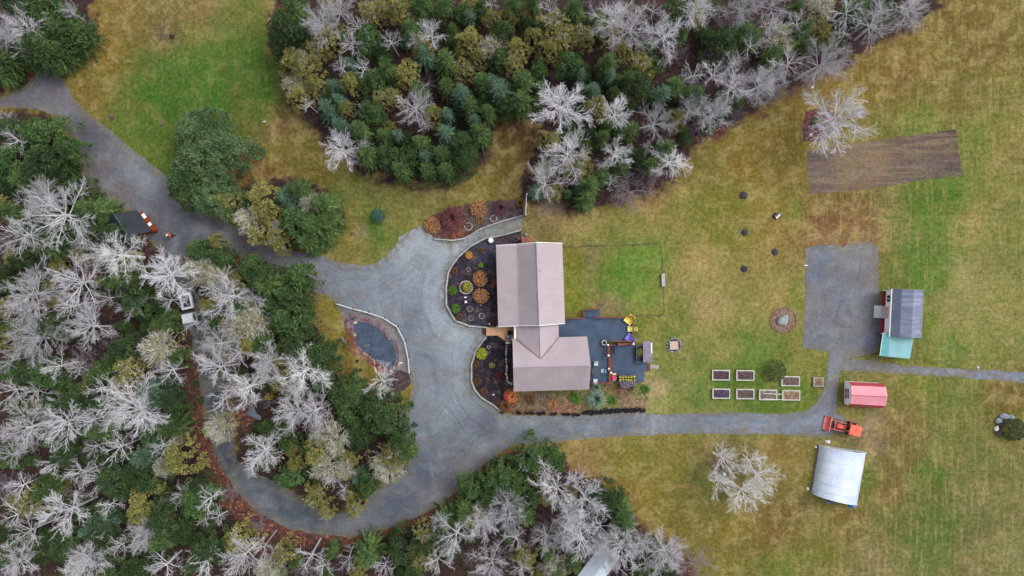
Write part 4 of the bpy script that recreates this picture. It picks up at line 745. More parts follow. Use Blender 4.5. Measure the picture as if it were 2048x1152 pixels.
rock_at(734, 692, .5, .26, .1, mat('submerged_rock', (104,106,118), (90,92,104), s=3, fine=.1), 'dim grey rock lying in the pond water', 33, .2); rock_at(772.5, 670, .2, .42, .25, mat('pink_rock', (142,112,108), (90,72,74), s=3, fine=.2), 'long pinkish rock on the right side of the pond', 34, .3)
rock_at(695, 640, .32, .2, .2, BSTONE, 'dark brown rock in the upper left corner of the pond', 35, -.3); rock_at(706.5, 637, .28, .18, .18, mat('slate_rock', (84,86,98), (70,72,84), fine=.15), 'dark slate rock beside the flat cream pond rock', 36)
rock_at(714.5, 722, .24, .2, .3, BLACK, 'black lump on the grass below the pond', 37, .3); rock_at(800, 726.5, .34, .1, .16, WHITE, 'bright white narrow stone at the lower right pond tip', 38, .4)
rock_at(417, 501, .35, .25, .3, GSTONE, 'grey-white stone at the junction of the two drives', 39, .5); rock_at(223, 233, .3, .4, .35, BSTONE, 'brown stump-like rock beside the upper driveway', 40, .2)
rock_at(344, 72, .3, .28, .4, mat('dark_stump', (70,56,50), (50,40,38), fine=.3), 'dark stump on the top left lawn', 41); rock_at(528, 243.5, .26, .12, .2, WHITE, 'small white stone on the lawn left of the top wood', 42, .1)
rock_at(322, 249, .3, .16, .12, BSTONE, 'flat brown stone on the green lawn above the big pine', 43); rock_at(704, 466, .2, .2, .15, BSTONE, 'small dark stone on the lawn below the round blue spruce', 44)
rock_at(1956, 735, .14, .2, .18, WHITE, 'small white stone beside the far right path', 45, .3)
for i, (x, y, rx, ry, c_, l_) in enumerate(((2010,833,.8,.42,GSTONE,'long grey-white rock on top of the right-hand rock pile'),(1998,842,.5,.45,GSTONE,'grey rock on the upper left of the rock pile'),(1994,857,.42,.26,WHITE,'bright white rock on the left of the rock pile'),(2003,853,.4,.4,BSTONE,'brown rock in the middle of the rock pile'),(2000,868,.36,.5,BSTONE,'brown rock at the lower end of the rock pile'),(2024,836,.45,.4,GSTONE,'pale rock at the right end of the rock pile'),(2010,846,.5,.35,mat('dark_rock',(96,92,104),(76,72,84),fine=.2),'dark rock under the long grey-white rock'))): rock_at(x, y, rx, ry, .4, c_, l_, 60 + i, i * .5, 0, 'rocks of the pile at the right edge')
# lamps and small posts
def lamp(x, y, tx, ty, h, label):
    p = U(x, y); t = thing('lamp_post', label, 'lamp post', (p.x, p.y, 0)); q = U(tx, ty, h)
    MB().tube([(p.x, p.y, 0), (q.x, q.y, h - .2)], .045, 6).build('post', WHITE, t); MB().lathe((q.x, q.y, h - .2), [(.1, 0), (.16, .08), (.16, .22), (.04, .32)], 8).build('lamp_head', WHITE, t)
lamp(1611, 278, 1622, 269.5, 2.6, 'thin white lamp post at the edge of the red mulch ring'); lamp(1620, 177, 1625, 174, 1.4, 'short white-topped post by the upper right wood edge')
p = U(1608, 531); t = thing('marker_post', 'short white marker at the left edge of the gravel pad', 'marker', (p.x, p.y, 0)); MB().box(0, 0, .3, .08, .08, .6).build('post', WHITE, t, world=False); MB().box(0, 0, .62, .42, .1, .12).build('cap', WHITE, t, world=False)
p = U(1449, 948, .3); solo('white_bucket', MB().lathe((p.x, p.y, 0), [(.14, 0), (.18, .36), (.19, .38), (.02, .37)], 12), WHITE, 'small white bucket under the bare field trees', 'bucket')
# log and plank heaps at the lower wood edge
def logs(x, y, n, L_, rz, spread, m, label, seed):
    r = random.Random(seed); P = U(x, y, .2); mb = MB()
    for i in range(n):
        a = rz + r.uniform(-.35, .35); c = Vector((P.x + r.uniform(-spread, spread), P.y + r.uniform(-spread, spread) * .5, .1 + .08 * (i % 3))); l = L_ * r.uniform(.4, 1); d = Vector((math.cos(a), math.sin(a), 0)) * l / 2
        mb.tube([c - d, c + d], [.07, .05], 6)
    return solo('log_heap', mb, m, label, 'log heap')
logs(1187, 965, 9, 1.6, -.1, .6, mat('white_log', (198,190,186), (158,148,146), fine=.15, island=.2), 'heap of whitish poles at the lower wood edge', 1)
logs(1238, 1012, 4, 1.0, -.8, .5, GREYW, 'few grey sticks lying along the lower wood edge', 2)
logs(1342, 1093, 16, .7, -1.2, .8, mat('reddish_log', (178,112,92), (134,84,72), fine=.2, island=.35), 'heap of split reddish logs at the bottom wood edge', 3)
logs(1362, 1110, 12, .6, -1.0, .6, mat('reddish_log', (178,112,92)), 'smaller scatter of split logs below the reddish heap', 4)
# ================================================================ orange shed with the dark roof
DROOF = mat('dark_green_black_roof', (44,52,60), (34,42,48), s=.8, fine=.15, fs=8, rough=.7); ORW = mat('orange_boards', (164,84,34), (140,66,28), s=2, fine=.12, fs=8)
t = thing('storage_shed', 'orange-walled shed with dark green-black roof beside the upper driveway', 'shed', U(262, 450))
E1, E2, R1, R2 = U(302.5,462.5,2.45), U(273,420,2.45), U(257,472,3.3), U(226,427,3.3); W1 = E1 + (R1 - E1) * 1.75; W2 = E2 + (R2 - E2) * 1.75; W1.z = W2.z = 2.45
MB().slab([R2, R1, E1, E2], .1).build('roof', DROOF, t); MB().slab([W2, W1, R1, R2], .1).build('roof', DROOF, t)
MB().tube([R1 + Vector((0,0,.03)), R2 + Vector((0,0,.03))], .07, 6).build('ridge_cap', mat('green_ridge', (74,104,104), (60,86,88), fine=.1), t)
ax = (R1 - R2).normalized(); ax.z = 0; cr_ = Vector((ax.y, -ax.x, 0)); cr_ = cr_ if cr_.dot(E1 - R1) > 0 else -cr_
g1, g2, g3, g4 = [Vector((v.x, v.y, 0)) for v in (E1 - ax * .25 + cr_ * -.12, E2 + ax * .25 - cr_ * .12, W2 + ax * .25 + cr_ * .3, W1 - ax * .25 + cr_ * .3)]
for a, b in ((g1, g2), (g2, g3), (g3, g4), (g4, g1)):
    d = b - a; c = (a + b) / 2; MB().box(c.x, c.y, 1.19, d.length - .1, .1, 2.38, math.atan2(d.y, d.x)).build('wall', ORW, t)
for a, b, r_ in ((g1, g4, R1), (g2, g3, R2)):
    rp = Vector((r_.x, r_.y, 0)) + (ax * -.25 if r_ is R1 else ax * .25); mb = MB(); vs = [(a.x, a.y, 2.38), (b.x, b.y, 2.38), (rp.x, rp.y, 3.16)]; o = ax * .05
    mb._add([Vector(v) + o for v in vs] + [Vector(v) - o for v in vs], [(0, 1, 2), (5, 4, 3), (0, 3, 4, 1), (1, 4, 5, 2), (2, 5, 3, 0)]); mb.build('gable', ORW, t)
for f0, f1, m_ in ((.18, .34, WHITE), (.6, .84, WHITE)):
    a, b = g1.lerp(g2, f0), g1.lerp(g2, f1); d = b - a; c = (a + b) / 2 + cr_ * .34; MB().box(c.x, c.y, 2.1, d.length, .4, .05, math.atan2(d.y, d.x), 0, 0).build('white_panel', m_, t)
RD = mat('red_board', (176,62,44), (150,50,38), fine=.1)
for f0, f1 in ((.02, .08), (.46, .52), (.9, .96)):
    a, b = g1.lerp(g2, f0), g1.lerp(g2, f1); d = b - a; c = (a + b) / 2 + cr_ * .3; MB().box(c.x, c.y, 2.14, d.length, .36, .05, math.atan2(d.y, d.x)).build('red_panel', RD, t)
# ================================================================ person
def skin(name, pts, edges, rad, m, parent=None, sub=2):
    me = bpy.data.meshes.new(name); me.from_pydata(pts, edges, []); me.materials.append(m); o = bpy.data.objects.new(name, me); COL.objects.link(o)
    sk = o.modifiers.new('skin', 'SKIN'); sk.use_smooth_shade = True
    for i, r in enumerate(rad): me.skin_vertices[0].data[i].radius = (r, r) if not hasattr(r, '__len__') else r
    me.skin_vertices[0].data[0].use_root = True
    s_ = o.modifiers.new('sub', 'SUBSURF'); s_.levels = s_.render_levels = sub
    if parent: o.parent = parent
    return o
p = U(347, 471); pr = thing('person', 'person in orange jacket and white cap walking on the gravel beside the orange shed', 'person', (p.x, p.y, 0), 2.4)
SK = mat('skin', (196,150,124), fine=.05, rough=.6); NAVY = mat('dark_trousers', (36,40,56), (28,32,44), fine=.15)
J = [(0,0,.98),(0,.01,1.15),(0,.03,1.38),(0,.04,1.5),(0,.06,1.62),(0,.07,1.72),
     (.1,0,.92),(.11,.12,.5),(.11,.05,.09),(.11,.22,.04), (-.1,0,.92),(-.11,-.02,.5),(-.11,-.22,.12),(-.11,-.06,.05),
     (.19,.02,1.4),(.25,-.08,1.14),(.24,.08,.93),(-.19,.02,1.4),(-.25,.1,1.14),(-.22,.26,.95)]
Ee = [(0,1),(1,2),(2,3),(3,4),(4,5),(0,6),(6,7),(7,8),(8,9),(0,10),(10,11),(11,12),(12,13),(2,14),(14,15),(15,16),(2,17),(17,18),(18,19)]
R_ = [(.15,.11),(.14,.1),(.17,.11),(.055,.055),(.09,.1),(.075,.085),.09,.062,.045,.04,.09,.062,.045,.04,.06,.045,.035,.06,.045,.035]
skin('body', J, Ee, R_, SK, pr)
for hx, hy, hz, d in ((.24,.08,.93,1),(-.22,.26,.95,-1)):
    for k in range(4): skin('finger', [(hx + (k - 1.5) * .018, hy + .02, hz - .03), (hx + (k - 1.5) * .02, hy + .035, hz - .08), (hx + (k - 1.5) * .02, hy + .045, hz - .115 + abs(k - 1.3) * .006)], [(0,1),(1,2)], [.011,.009,.008], SK, pr, 1)
    skin('thumb', [(hx - d * .03, hy + .03, hz), (hx - d * .05, hy + .055, hz - .04)], [(0,1)], [.012,.009], SK, pr, 1)
skin('trousers', [(0,0,1.02),(0,0,.95),(.1,0,.9),(.11,.12,.5),(.11,.05,.12),(-.1,0,.9),(-.11,-.02,.5),(-.11,-.21,.15)], [(0,1),(1,2),(2,3),(3,4),(1,5),(5,6),(6,7)], [(.16,.125),(.16,.125),.11,.085,.07,.11,.085,.07], NAVY, pr)
skin('jacket', [(0,0,.98),(0,.01,1.15),(0,.03,1.38),(0,.04,1.47),(.19,.02,1.4),(.25,-.08,1.14),(.245,.05,.97),(-.19,.02,1.4),(-.25,.1,1.14),(-.225,.23,.99)], [(0,1),(1,2),(2,3),(2,4),(4,5),(5,6),(2,7),(7,8),(8,9)], [(.19,.15),(.18,.14),(.2,.15),.09,.09,.07,.055,.09,.07,.055], mat('hi_vis_orange', (240,110,52), (224,94,40), fine=.06), pr)
MB().lathe((0, .07, 1.7), [(.125, 0), (.12, .07), (.08, .12), (.01, .14)], 14).build('cap', WHITE, pr, smooth=True, world=False); MB().box(0, .2, 1.71, .16, .14, .015).build('cap_brim', WHITE, pr, world=False)
MB().lathe((0, .165, 1.64), [(.012, -.02), (.018, 0), (.006, .03)], 6).build('nose', SK, pr, world=False)
for sx in (-1, 1):
    MB().rock((sx * .032, .155, 1.665), .012, .008, .008, 1, 0).build('eye', BLACK, pr, world=False); MB().rock((sx * .098, .07, 1.65), .014, .03, .036, 1, 0).build('ear', SK, pr, world=False)
    MB().box(sx * .11, .14 if sx > 0 else -.1, .04, .1, .28, .08).build('shoe', BLACK, pr, world=False)
MB().box(0, .16, 1.6, .05, .01, .008).build('mouth', mat('lips', (150,86,80), fine=.05), pr, world=False)
# ================================================================ small white truck in the wood
PAINT = mat('white_vehicle_paint', (222,230,236), (206,216,224), s=1.5, fine=.04, rough=.35, coat=.4)
p = U(383, 617); t = thing('utility_vehicle', 'small white utility truck with open cargo bed parked among bare trees', 'truck', (p.x, p.y, 0), math.radians(-78))
# local x = forward (down the picture), y = across
W = 1.45
mb = MB(); mb.box(-.85, 0, .62, 2.05, W * .96, .08); mb.build('chassis', BLACK, t, world=False)
bd = MB()
for s in (-1, 1): bd.box(-.95, s * (W / 2 - .12), .98, 1.95, .24, .4); 
bd.box(-1.82, 0, .98, .22, W - .49, .4); bd.box(-.09, 0, .98, .26, W - .49, .4); bd.build('cargo_bed', PAINT, t, world=False)
MB().box(-.95, 0, .82, 1.5, W - .49, .06).build('bed_floor', mat('bed_liner', (70,74,86), (54,56,66), fine=.2), t, world=False)
cg = MB(); r = random.Random(2)
for i in range(9): cg.rock((-.95 + r.uniform(-.55, .55), r.uniform(-.32, .32), .92), r.uniform(.08, .2), .08, .1, i)
cg.build('cargo', mat('mixed_cargo', (128,118,124), (70,66,78), s=6, fine=.3, island=.5), t, world=False)
cb = MB(); prof = [(.55, .5), (.55, 1.0), (.62, 1.78), (.85, 1.86), (1.75, 1.84), (2.02, 1.2), (2.1, .95), (2.1, .5)]
n = len(prof); vs = [(x, -W / 2, z) for x, z in prof] + [(x, W / 2, z) for x, z in prof]; vs = [(x, y * (.9 if z > 1.7 else 1), z) for x, y, z in vs]
cb._add(vs, [tuple(range(n)), tuple(range(2 * n - 1, n - 1, -1))] + [(i, n + i, n + (i + 1) % n, (i + 1) % n) for i in range(n)]); cab = cb.build('cab', PAINT, t, world=False)
MB().box(1.9, 0, 1.5, .03, W * .8, .5, 0, -.4).build('windshield', GLASS, cab, world=False); MB().box(.55, 0, 1.42, .03, W * .75, .45, 0, .09).build('rear_window', GLASS, cab, world=False)
for s in (-1, 1):
    MB().box(1.2, s * (W / 2 - .01), 1.42, .8, .03, .42).build('side_window', GLASS, cab, world=False)
    MB().box(1.85, s * (W / 2 + .12), 1.25, .08, .18, .14).build('mirror', BLACK, cab, world=False); MB().lathe((2.11, s * .5, .75), [(.09, 0), (.09, .1)], 10).build('headlight', WHITE, t, world=False)
for x in (-1.2, 1.35):
    for s in (-1, 1):
        w = MB(); w.M = Matrix.Translation((x, s * (W / 2 - .08), .3)) @ Matrix.Rotation(PI / 2, 4, 'X'); w.lathe((0, 0, -.1), [(.2, 0), (.3, .02), (.3, .18), (.2, .2)], 16); wo_ = w.build('wheel', RUST, t, world=False)
        w = MB(); w.M = Matrix.Translation((x, s * (W / 2 - .08), .3)) @ Matrix.Rotation(PI / 2, 4, 'X'); w.lathe((0, 0, -.11), [(.16, 0), (.17, .22)], 12); w.build('rim', GREYW, wo_, world=False)
# ================================================================ tractor
ORG = mat('tractor_orange', (228,84,64), (212,70,52), s=2, fine=.07, rough=.45, coat=.2); PINK = mat('sun_faded_orange', (238,132,126), (226,116,110), s=2, fine=.07, rough=.5)
p = U(1687, 853); t = thing('tractor', 'compact orange tractor with front loader bucket and orange canopy', 'tractor', (p.x, p.y, 0), PI - math.radians(12.5))
# local x = forward (towards the bucket, left in the picture)
bk = MB(); prof = [(2.05, .15), (1.95, .25), (1.85, .6), (2.0, .85), (2.06, .85), (1.95, .58), (2.1, .22), (2.6, .16), (2.6, .12), (2.1, .12)]
n = len(prof); vs = [(x, -.85, z) for x, z in prof] + [(x, .85, z) for x, z in prof]; bk._add(vs, [(i, n + i, n + (i + 1) % n, (i + 1) % n) for i in range(n)])
for s in (-1, 1): bk.prism([(1.9, s * .85), (2.05, s * .85), (2.05, s * .88), (1.9, s * .88)], .15, .85); bk.box(2.2, s * .865, .3, .7, .03, .35)
bk.box(2.02, 0, .86, .1, 1.72, .05); bk.build('loader_bucket', PINK, t, world=False)
for s in (-1, 1):
    a = MB(); a.tube([(.15, s * .52, 1.0), (.9, s * .52, 1.05), (1.45, s * .52, .8), (1.9, s * .52, .4)], .06, 6); a.build('loader_arm', PINK, t, world=False); MB().tube([(.3, s * .52, .7), (1.3, s * .52, .75)], .03, 6).build('hydraulic_ram', BLACK, t, world=False)
MB().box(1.42, 0, .78, .12, 1.0, .12).build('crossbar', PINK, t, world=False)
hd = MB(); hd.box(.72, 0, .98, 1.2, .5, .36); hd.box(1.3, 0, .92, .1, .44, .3); hd.box(.72, 0, 1.18, 1.05, .36, .06); h_ = hd.build('hood', ORG, t, world=False); MB().box(.8, 0, 1.22, .55, .2, .03).build('hood_vent', PINK, h_, world=False)
MB().box(.4, 0, .6, 2.0, .42, .36).build('chassis', BLACK, t, world=False); MB().box(.05, 0, 1.2, .16, .5, .35).build('dashboard', BLACK, t, world=False)
MB().box(-.62, 0, .98, .45, .48, .1).build('seat', BLACK, t, world=False); MB().box(-.82, 0, 1.22, .1, .46, .42).build('seat_back', BLACK, t, world=False)
sw = MB(); sw.M = Matrix.Translation((-.12, 0, 1.42)) @ Matrix.Rotation(.5, 4, 'Y'); sw.lathe((0, 0, 0), [(.16, 0), (.2, .0), (.2, .03), (.16, .03)], 14, False); sw.build('steering_wheel', BLACK, t, world=False)
cp = MB(); cx0, cx1, cy = -1.3, .1, .62
pts = [(cx1 - .1, -cy), (cx1, -cy + .12), (cx1, cy - .12), (cx1 - .1, cy), (cx0 + .1, cy), (cx0, cy - .12), (cx0, -cy + .12), (cx0 + .1, -cy)]
cp.prism([(x * 1.0, y) for x, y in pts], 2.0, 2.08)
for i in range(7): cp.box((cx0 + cx1) / 2, -.48 + i * .16, 2.095, 1.15, .06, .03)
cp.build('canopy', mat('canopy_coral', (250,122,96), (240,104,80), s=2, fine=.05, rough=.45), t, world=False)
for s in (-1, 1): MB().tube([(-1.0, s * .5, .8), (-1.0, s * .52, 2.0)], .035, 6).build('canopy_post', BLACK, t, world=False); MB().tube([(.0, s * .45, .9), (-.02, s * .5, 2.0)], .03, 6).build('canopy_post', BLACK, t, world=False); MB().box(-.75, s * .62, .98, .95, .3, .08).build('fender', ORG, t, world=False)
for x, r_, w_, yy in ((-.75, .55, .3, .66), (1.05, .34, .22, .5)):
    for s in (-1, 1):
        w = MB(); w.M = Matrix.Translation((x, s * yy, r_)) @ Matrix.Rotation(PI / 2, 4, 'X'); w.lathe((0, 0, -w_ / 2), [(r_ * .6, 0), (r_, .03), (r_, w_ - .03), (r_ * .6, w_)], 20)
        for k in range(16): a = k * PI / 8; w.box(math.cos(a) * r_, math.sin(a) * r_, 0, .06, .05, w_ * .9, a)
        wo_ = w.build('wheel', RUST, t, world=False); w = MB(); w.M = Matrix.Translation((x, s * yy, r_)) @ Matrix.Rotation(PI / 2, 4, 'X'); w.lathe((0, 0, -w_ / 2 - .01), [(r_ * .55, 0), (r_ * .55, w_ + .02)], 14); w.build('rim', ORG, wo_, world=False)
hi = MB(); hi.tube([(-1.25, .3, .6), (-1.95, .12, .45)], .04, 5); hi.tube([(-1.25, -.3, .6), (-1.95, -.12, .45)], .04, 5); hi.tube([(-1.25, 0, .9), (-2.0, 0, .6)], .04, 5); hi.box(-1.75, 0, .5, .1, .55, .1); hi.box(-2.0, -.1, .5, .4, .1, .1, .5); hi.build('rear_hitch', PINK, t, world=False)

# ================================================================ red-roofed shed
t = thing('garden_shed', 'white shed with pink-red barn-shaped roof beside the driveway end', 'shed', U(1730, 790))
PR = mat('lit_red_roof', (238,162,172), (228,148,160), s=.5, fine=.06, fs=7, rough=.5); DR = mat('shaded_red_roof', (204,88,94), (190,78,84), s=.6, fine=.08, fs=7, rough=.5)  # one red roof: upper planes coloured as lit, steep sides as shaded
WB = mat('white_boards', (271,272,272), (262,264,264), s=2, fine=.05)
z0, z1, z2 = 1.35, 2.05, 2.4
ov = Vector((-.1, 0, 0))
wN, wS = U(1697,763.5,z0), U(1694.5,811.5,z0); eN, eS = U(1767.5,767,z0), U(1764,816.5,z0)
mN, mS = U(1702.5,771,z1), U(1700.5,807.5,z1); fN, fS = U(1772,774,z1), U(1771,812,z1); pW, pE = U(1703.5,790.5,z2), U(1775.5,793.5,z2)
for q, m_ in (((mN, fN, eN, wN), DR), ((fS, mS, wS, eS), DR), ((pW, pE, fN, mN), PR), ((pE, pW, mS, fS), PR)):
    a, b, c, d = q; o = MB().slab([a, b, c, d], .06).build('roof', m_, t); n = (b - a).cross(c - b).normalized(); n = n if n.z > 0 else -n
    g = MB()
    for i in range(1, 22): u, v = a.lerp(b, i / 22), d.lerp(c, i / 22); w = (b - a).normalized() * .018; g._add([u - w + n * .003, u + w + n * .003, v + w + n * .003, v - w + n * .003, u + n * .022, v + n * .022], [(0, 4, 5, 3), (4, 1, 2, 5)])
    g.build('rib', m_, o)
MB().tube([pW + Vector((0,0,.02)), pE + Vector((0,0,.02))], .05, 6).build('ridge_cap', mat('dusty_rose_cap', (200,120,134), fine=.05), t)
def gable5(name, e0, m0, pk, m1, e1, inset_, m_):
    """barn-shaped end wall under a gambrel"""
    v = [Vector((p_.x + inset_, p_.y, p_.z - .07)) for p_ in (e0, m0, pk, m1, e1)]; yN, yS = max(e0.y, e1.y) - .1, min(e0.y, e1.y) + .1
    v[0].y = yN if e0.y > e1.y else yS; v[4].y = yS if e0.y > e1.y else yN; xb = e0.x + inset_
    for q_ in v: q_.x = xb
    pl = [Vector((v[4].x, v[4].y, 0))] + v[::-1] + [Vector((v[0].x, v[0].y, 0))]
    X = [Vector((q.x - .04, q.y, q.z)) for q in pl] + [Vector((q.x + .04, q.y, q.z)) for q in pl]; n = len(pl)
    mb = MB(); mb._add(X, [tuple(range(n)), tuple(range(2 * n - 1, n - 1, -1))] + [(i, n + i, n + (i + 1) % n, (i + 1) % n) for i in range(n)]); return mb.build(name, m_, t)
gable5('gable_wall', wN, mN, pW, mS, wS, .12, WB); gable5('gable_wall', eN, fN, pE, fS, eS, -.12, WB)
for a, b, sy in ((wN, eN, -1), (wS, eS, 1)):
    MB().box((a.x + b.x) / 2, a.y * .5 + b.y * .5 + sy * .1, z0 / 2 - .03, b.x - a.x - .4, .08, z0 - .1, math.atan2((b - a).y, (b - a).x)).build('wall', WB, t)
MAG = mat('magenta_trim', (178,20,78), (160,14,68), s=2, fine=.05)
xw = wN.x + .06
for y0, y1 in ((777.3, 786.5), (788, 796.5)):
    for zz0, zz1 in ((.3, .68), (.92, 1.3)):
        a, b = U(0, y0, (zz0 + zz1) / 2).y, U(0, y1, (zz0 + zz1) / 2).y
        MB().box(xw - .012, (a + b) / 2, (zz0 + zz1) / 2, .03, abs(a - b), zz1 - zz0).build('door_panel', MAG, t)
p = Vector((wN.x + .02, U(0, 790.5, 1.8).y, 2.15)); MB().box(p.x, p.y, p.z, .08, .12, .14).build('gable_lamp', BLACK, t)
# ================================================================ grey-roofed barn with teal lean-to
t = thing('barn', 'small red and white barn with blue-grey barn roof beside the gravel pad', 'barn', U(1800, 622))
BR_ = mat('blue_grey_roof', (124,136,154), (112,122,140), s=.5, fine=.06, fs=7, rough=.45)
BS_ = mat('streaked_blue_grey_roof', (142,150,174), (112,116,140), s=1.0, fine=.08, fs=6, rough=.45, stretch=(.18, 2.6, 1)); CR = mat('crimson_boards', (172,34,66), (150,24,54), s=2, fine=.07)
bh = 2.4
b0, b1 = U(1766, 580), U(1761.5, 668.5); ux = (b1 - b0).normalized(); out = Vector((ux.y, -ux.x, 0)); out = out if out.x < 0 else -out
Lb = (b1 - b0).length; inn = -out
def bp(u, v, z): q = b0 + ux * u + inn * v; return Vector((q.x, q.y, z))
for u0, u1, zz0, zz1, m_, nm in ((0, Lb, 0, .85, CR, 'lower_wall'), (0, Lb, .852, bh, WB, 'upper_wall')):
    c = bp((u0 + u1) / 2, .05, (zz0 + zz1) / 2); MB().box(c.x, c.y, c.z, u1 - u0, .1, zz1 - zz0, math.atan2(ux.y, ux.x)).build(nm, m_, t)
BW = 3.75
for u in (.05, Lb - .05):
    mb = MB(); pl = [bp(u, .1, 0), bp(u, .1, bh - .05), bp(u, .75, 3.15), bp(u, 1.9, 3.6), bp(u, 3.0, 3.15), bp(u, BW - .15, bh - .05), bp(u, BW - .15, 0)]; n = len(pl)
    mb._add([q - ux * .05 for q in pl] + [q + ux * .05 for q in pl], [tuple(range(n)), tuple(range(2 * n - 1, n - 1, -1))] + [(i, n + i, n + (i + 1) % n, (i + 1) % n) for i in range(n)]); mb.build('gable_wall', CR, t)
c = bp(Lb / 2, BW - .15, bh / 2); MB().box(c.x, c.y, c.z, Lb - .3, .1, bh - .08, math.atan2(ux.y, ux.x)).build('back_wall', CR, t)
RP = [(-.06, bh + .02), (.7, 3.25), (1.9, 3.7), (3.1, 3.25), (BW + .05, bh + .0)]
for i, m_ in enumerate((BR_, BS_, BS_, BS_)):
    (va, za), (vb, zb) = RP[i], RP[i + 1]; MB().slab([bp(-.15, va, za), bp(Lb + .1, va, za), bp(Lb + .1, vb, zb), bp(-.15, vb, zb)], .07).build('roof', m_, t)
c = bp(Lb / 2, -.12, bh + .02); MB().box(c.x, c.y, c.z, Lb + .3, .1, .1, math.atan2(ux.y, ux.x)).build('fascia', WHITE, t)
w0 = MB(); c = bp(1.05, -.02, 1.62); w0.box(c.x, c.y, c.z, .95, .05, 1.0, math.atan2(ux.y, ux.x)); wi = w0.build('window', WHITE, t); w1 = MB()
for du in (-.22, .22):
    c = bp(1.05 + du, -.05, 1.62); w1.box(c.x, c.y, c.z, .34, .02, .75, math.atan2(ux.y, ux.x))
w1.build('pane', GLASS, wi)
for u in (.06, Lb - .06): c = bp(u, -.06, bh / 2); MB().box(c.x, c.y, c.z, .14, .1, bh, math.atan2(ux.y, ux.x)).build('corner_board', WHITE, t)
d0 = MB(); uc = 2.75; c = bp(uc, -.03, 1.0); d0.box(c.x, c.y, c.z, 1.5, .06, 1.95, math.atan2(ux.y, ux.x)); dd = d0.build('door', WB, t)
for du in (-.37, .37):
    for zz in (.55, 1.45):
        c = bp(uc + du, -.075, zz); x_ = MB()
        for s in (-1, 1): x_.box(c.x, c.y, c.z, .72, .02, .09, math.atan2(ux.y, ux.x), 0, 0) if False else x_.tube([bp(uc + du - .28, -.075, zz - s * .32), bp(uc + du + .28, -.075, zz + s * .32)], .035, 4)
        x_.tube([bp(uc + du - .3, -.075, zz - .36), bp(uc + du + .3, -.075, zz - .36), bp(uc + du + .3, -.075, zz + .36), bp(uc + du - .3, -.075, zz + .36), bp(uc + du - .3, -.075, zz - .36)], .025, 4); x_.build('door_brace', MAG, dd)
rp = [bp(uc - .78, -.08, .22), bp(uc + .76, -.08, .22), bp(uc + .76, -1.0, .04), bp(uc - .78, -1.0, .04)]
MB().slab(rp, .05).build('ramp', mat('pale_ramp', (208,218,220), (194,204,208), fine=.05), t)
t = thing('lean_to', 'teal-roofed open lean-to attached below the barn', 'shelter', U(1793, 692)); TE1 = mat('bright_teal_roof', (112,186,188), (100,174,178), s=.8, fine=.05, rough=.5); TE2 = mat('pale_teal_roof', (134,184,190), (122,172,180), s=.8, fine=.06, rough=.5)
q = [U(1766.5,665,2.0), U(1780,667,2.25), U(1828,670,1.8), U(1820,717.5,1.8), U(1777,713.5,2.25), U(1760,711.5,2.0)]
MB().slab([q[0], q[1], q[4], q[5]], .05).build('roof', TE1, t); MB().slab([q[1], q[2], q[3], q[4]], .05).build('roof', TE2, t)
MB().tube([q[0] + Vector((-.03,0,0)), q[5] + Vector((-.03,0,0))], .04, 6).build('roof_edge', WHITE, t)
for k in (0, 2, 3, 5):
    v = q[k]; iv = (Vector((1.2, -.2, 0)) if k in (0, 5) else Vector((-.15, 0, 0))) * .12 + Vector((0, .1 if k in (3, 5) else -.25, 0)); MB().box(v.x + iv.x, v.y + iv.y, v.z / 2 - .05, .1, .1, v.z - .1).build('post', BLACK, t)
c = (q[1] + q[2] + q[3] + q[4]) / 4; MB().box(c.x - .4, c.y, .5, 2.2, 2.2, 1.0).build('stored_goods', mat('dark_stored', (58,52,58), (40,36,42), s=3, fine=.3), t); MB().box(q[2].x - .2, c.y, .88, .06, 2.6, 1.7, -.1).build('wall', mat('teal_wall', (70,110,112), fine=.1), t)
# ================================================================ hoop house
t = thing('hoop_house', 'white plastic-covered arched greenhouse on the lower right lawn', 'greenhouse', U(1675, 950))
PL = mat('greenhouse_plastic', (222,232,246), (194,208,228), s=.45, fine=.05, fs=3, rough=.35, spec=.5); PLW = mat('white_plastic', (222,230,240), (206,216,228), s=.6, fine=.04, rough=.4)
HN0, HN1, HS0, HS1 = U(1637,890), U(1728,903), U(1622,985), U(1710,1005)
hN, hS = 2.25, 2.25
def arc(a, b, h, k=14): return [a.lerp(b, .5 - .5 * math.cos(PI * i / k)) + Vector((0, 0, h * math.sin(PI * i / k) ** .8)) for i in range(k + 1)]
AN, AS = arc(HN0, HN1, hN), arc(HS0, HS1, hS); mb = MB(); K = 12; rows = [[AN[i].lerp(AS[i], j / K) + Vector((0, 0, -.035 * math.sin(PI * (j * 3 % K) / K))) for i in range(15)] for j in range(K + 1)]
vs = [v for r_ in rows for v in r_]; mb._add(vs, [(j * 15 + i, (j + 1) * 15 + i, (j + 1) * 15 + i + 1, j * 15 + i + 1) for j in range(K) for i in range(14)]); mb.build('cover', PL, t, smooth=True)
for j, w in ((0, .07), (3, .025), (6, .025), (8.5, .035), (10.4, .035), (12, .05)):
    f = j / K; MB().tube([AN[i].lerp(AS[i], f) + Vector((0, 0, .02)) for i in range(15)], w, 5).build('hoop', PLW, t)
mb = MB(); mb._add([(p_.x, p_.y + .02, p_.z) for p_ in AN], [tuple(range(15))]); mb.build('end_wall', PLW, t)
mb = MB(); mb._add([(p_.x, p_.y + .3, p_.z * .96) for p_ in AS], [tuple(range(14, -1, -1))]); mb.build('end_wall', mat('opening_shade', (62,50,54), (48,40,44), fine=.2), t)  # dark sheet across the open end, its colour stands in for shade inside
c = HN0.lerp(HN1, .72); MB().box(c.x, c.y + .06, 1.75, .8, .03, .35, -.15).build('vent', BLACK, t)
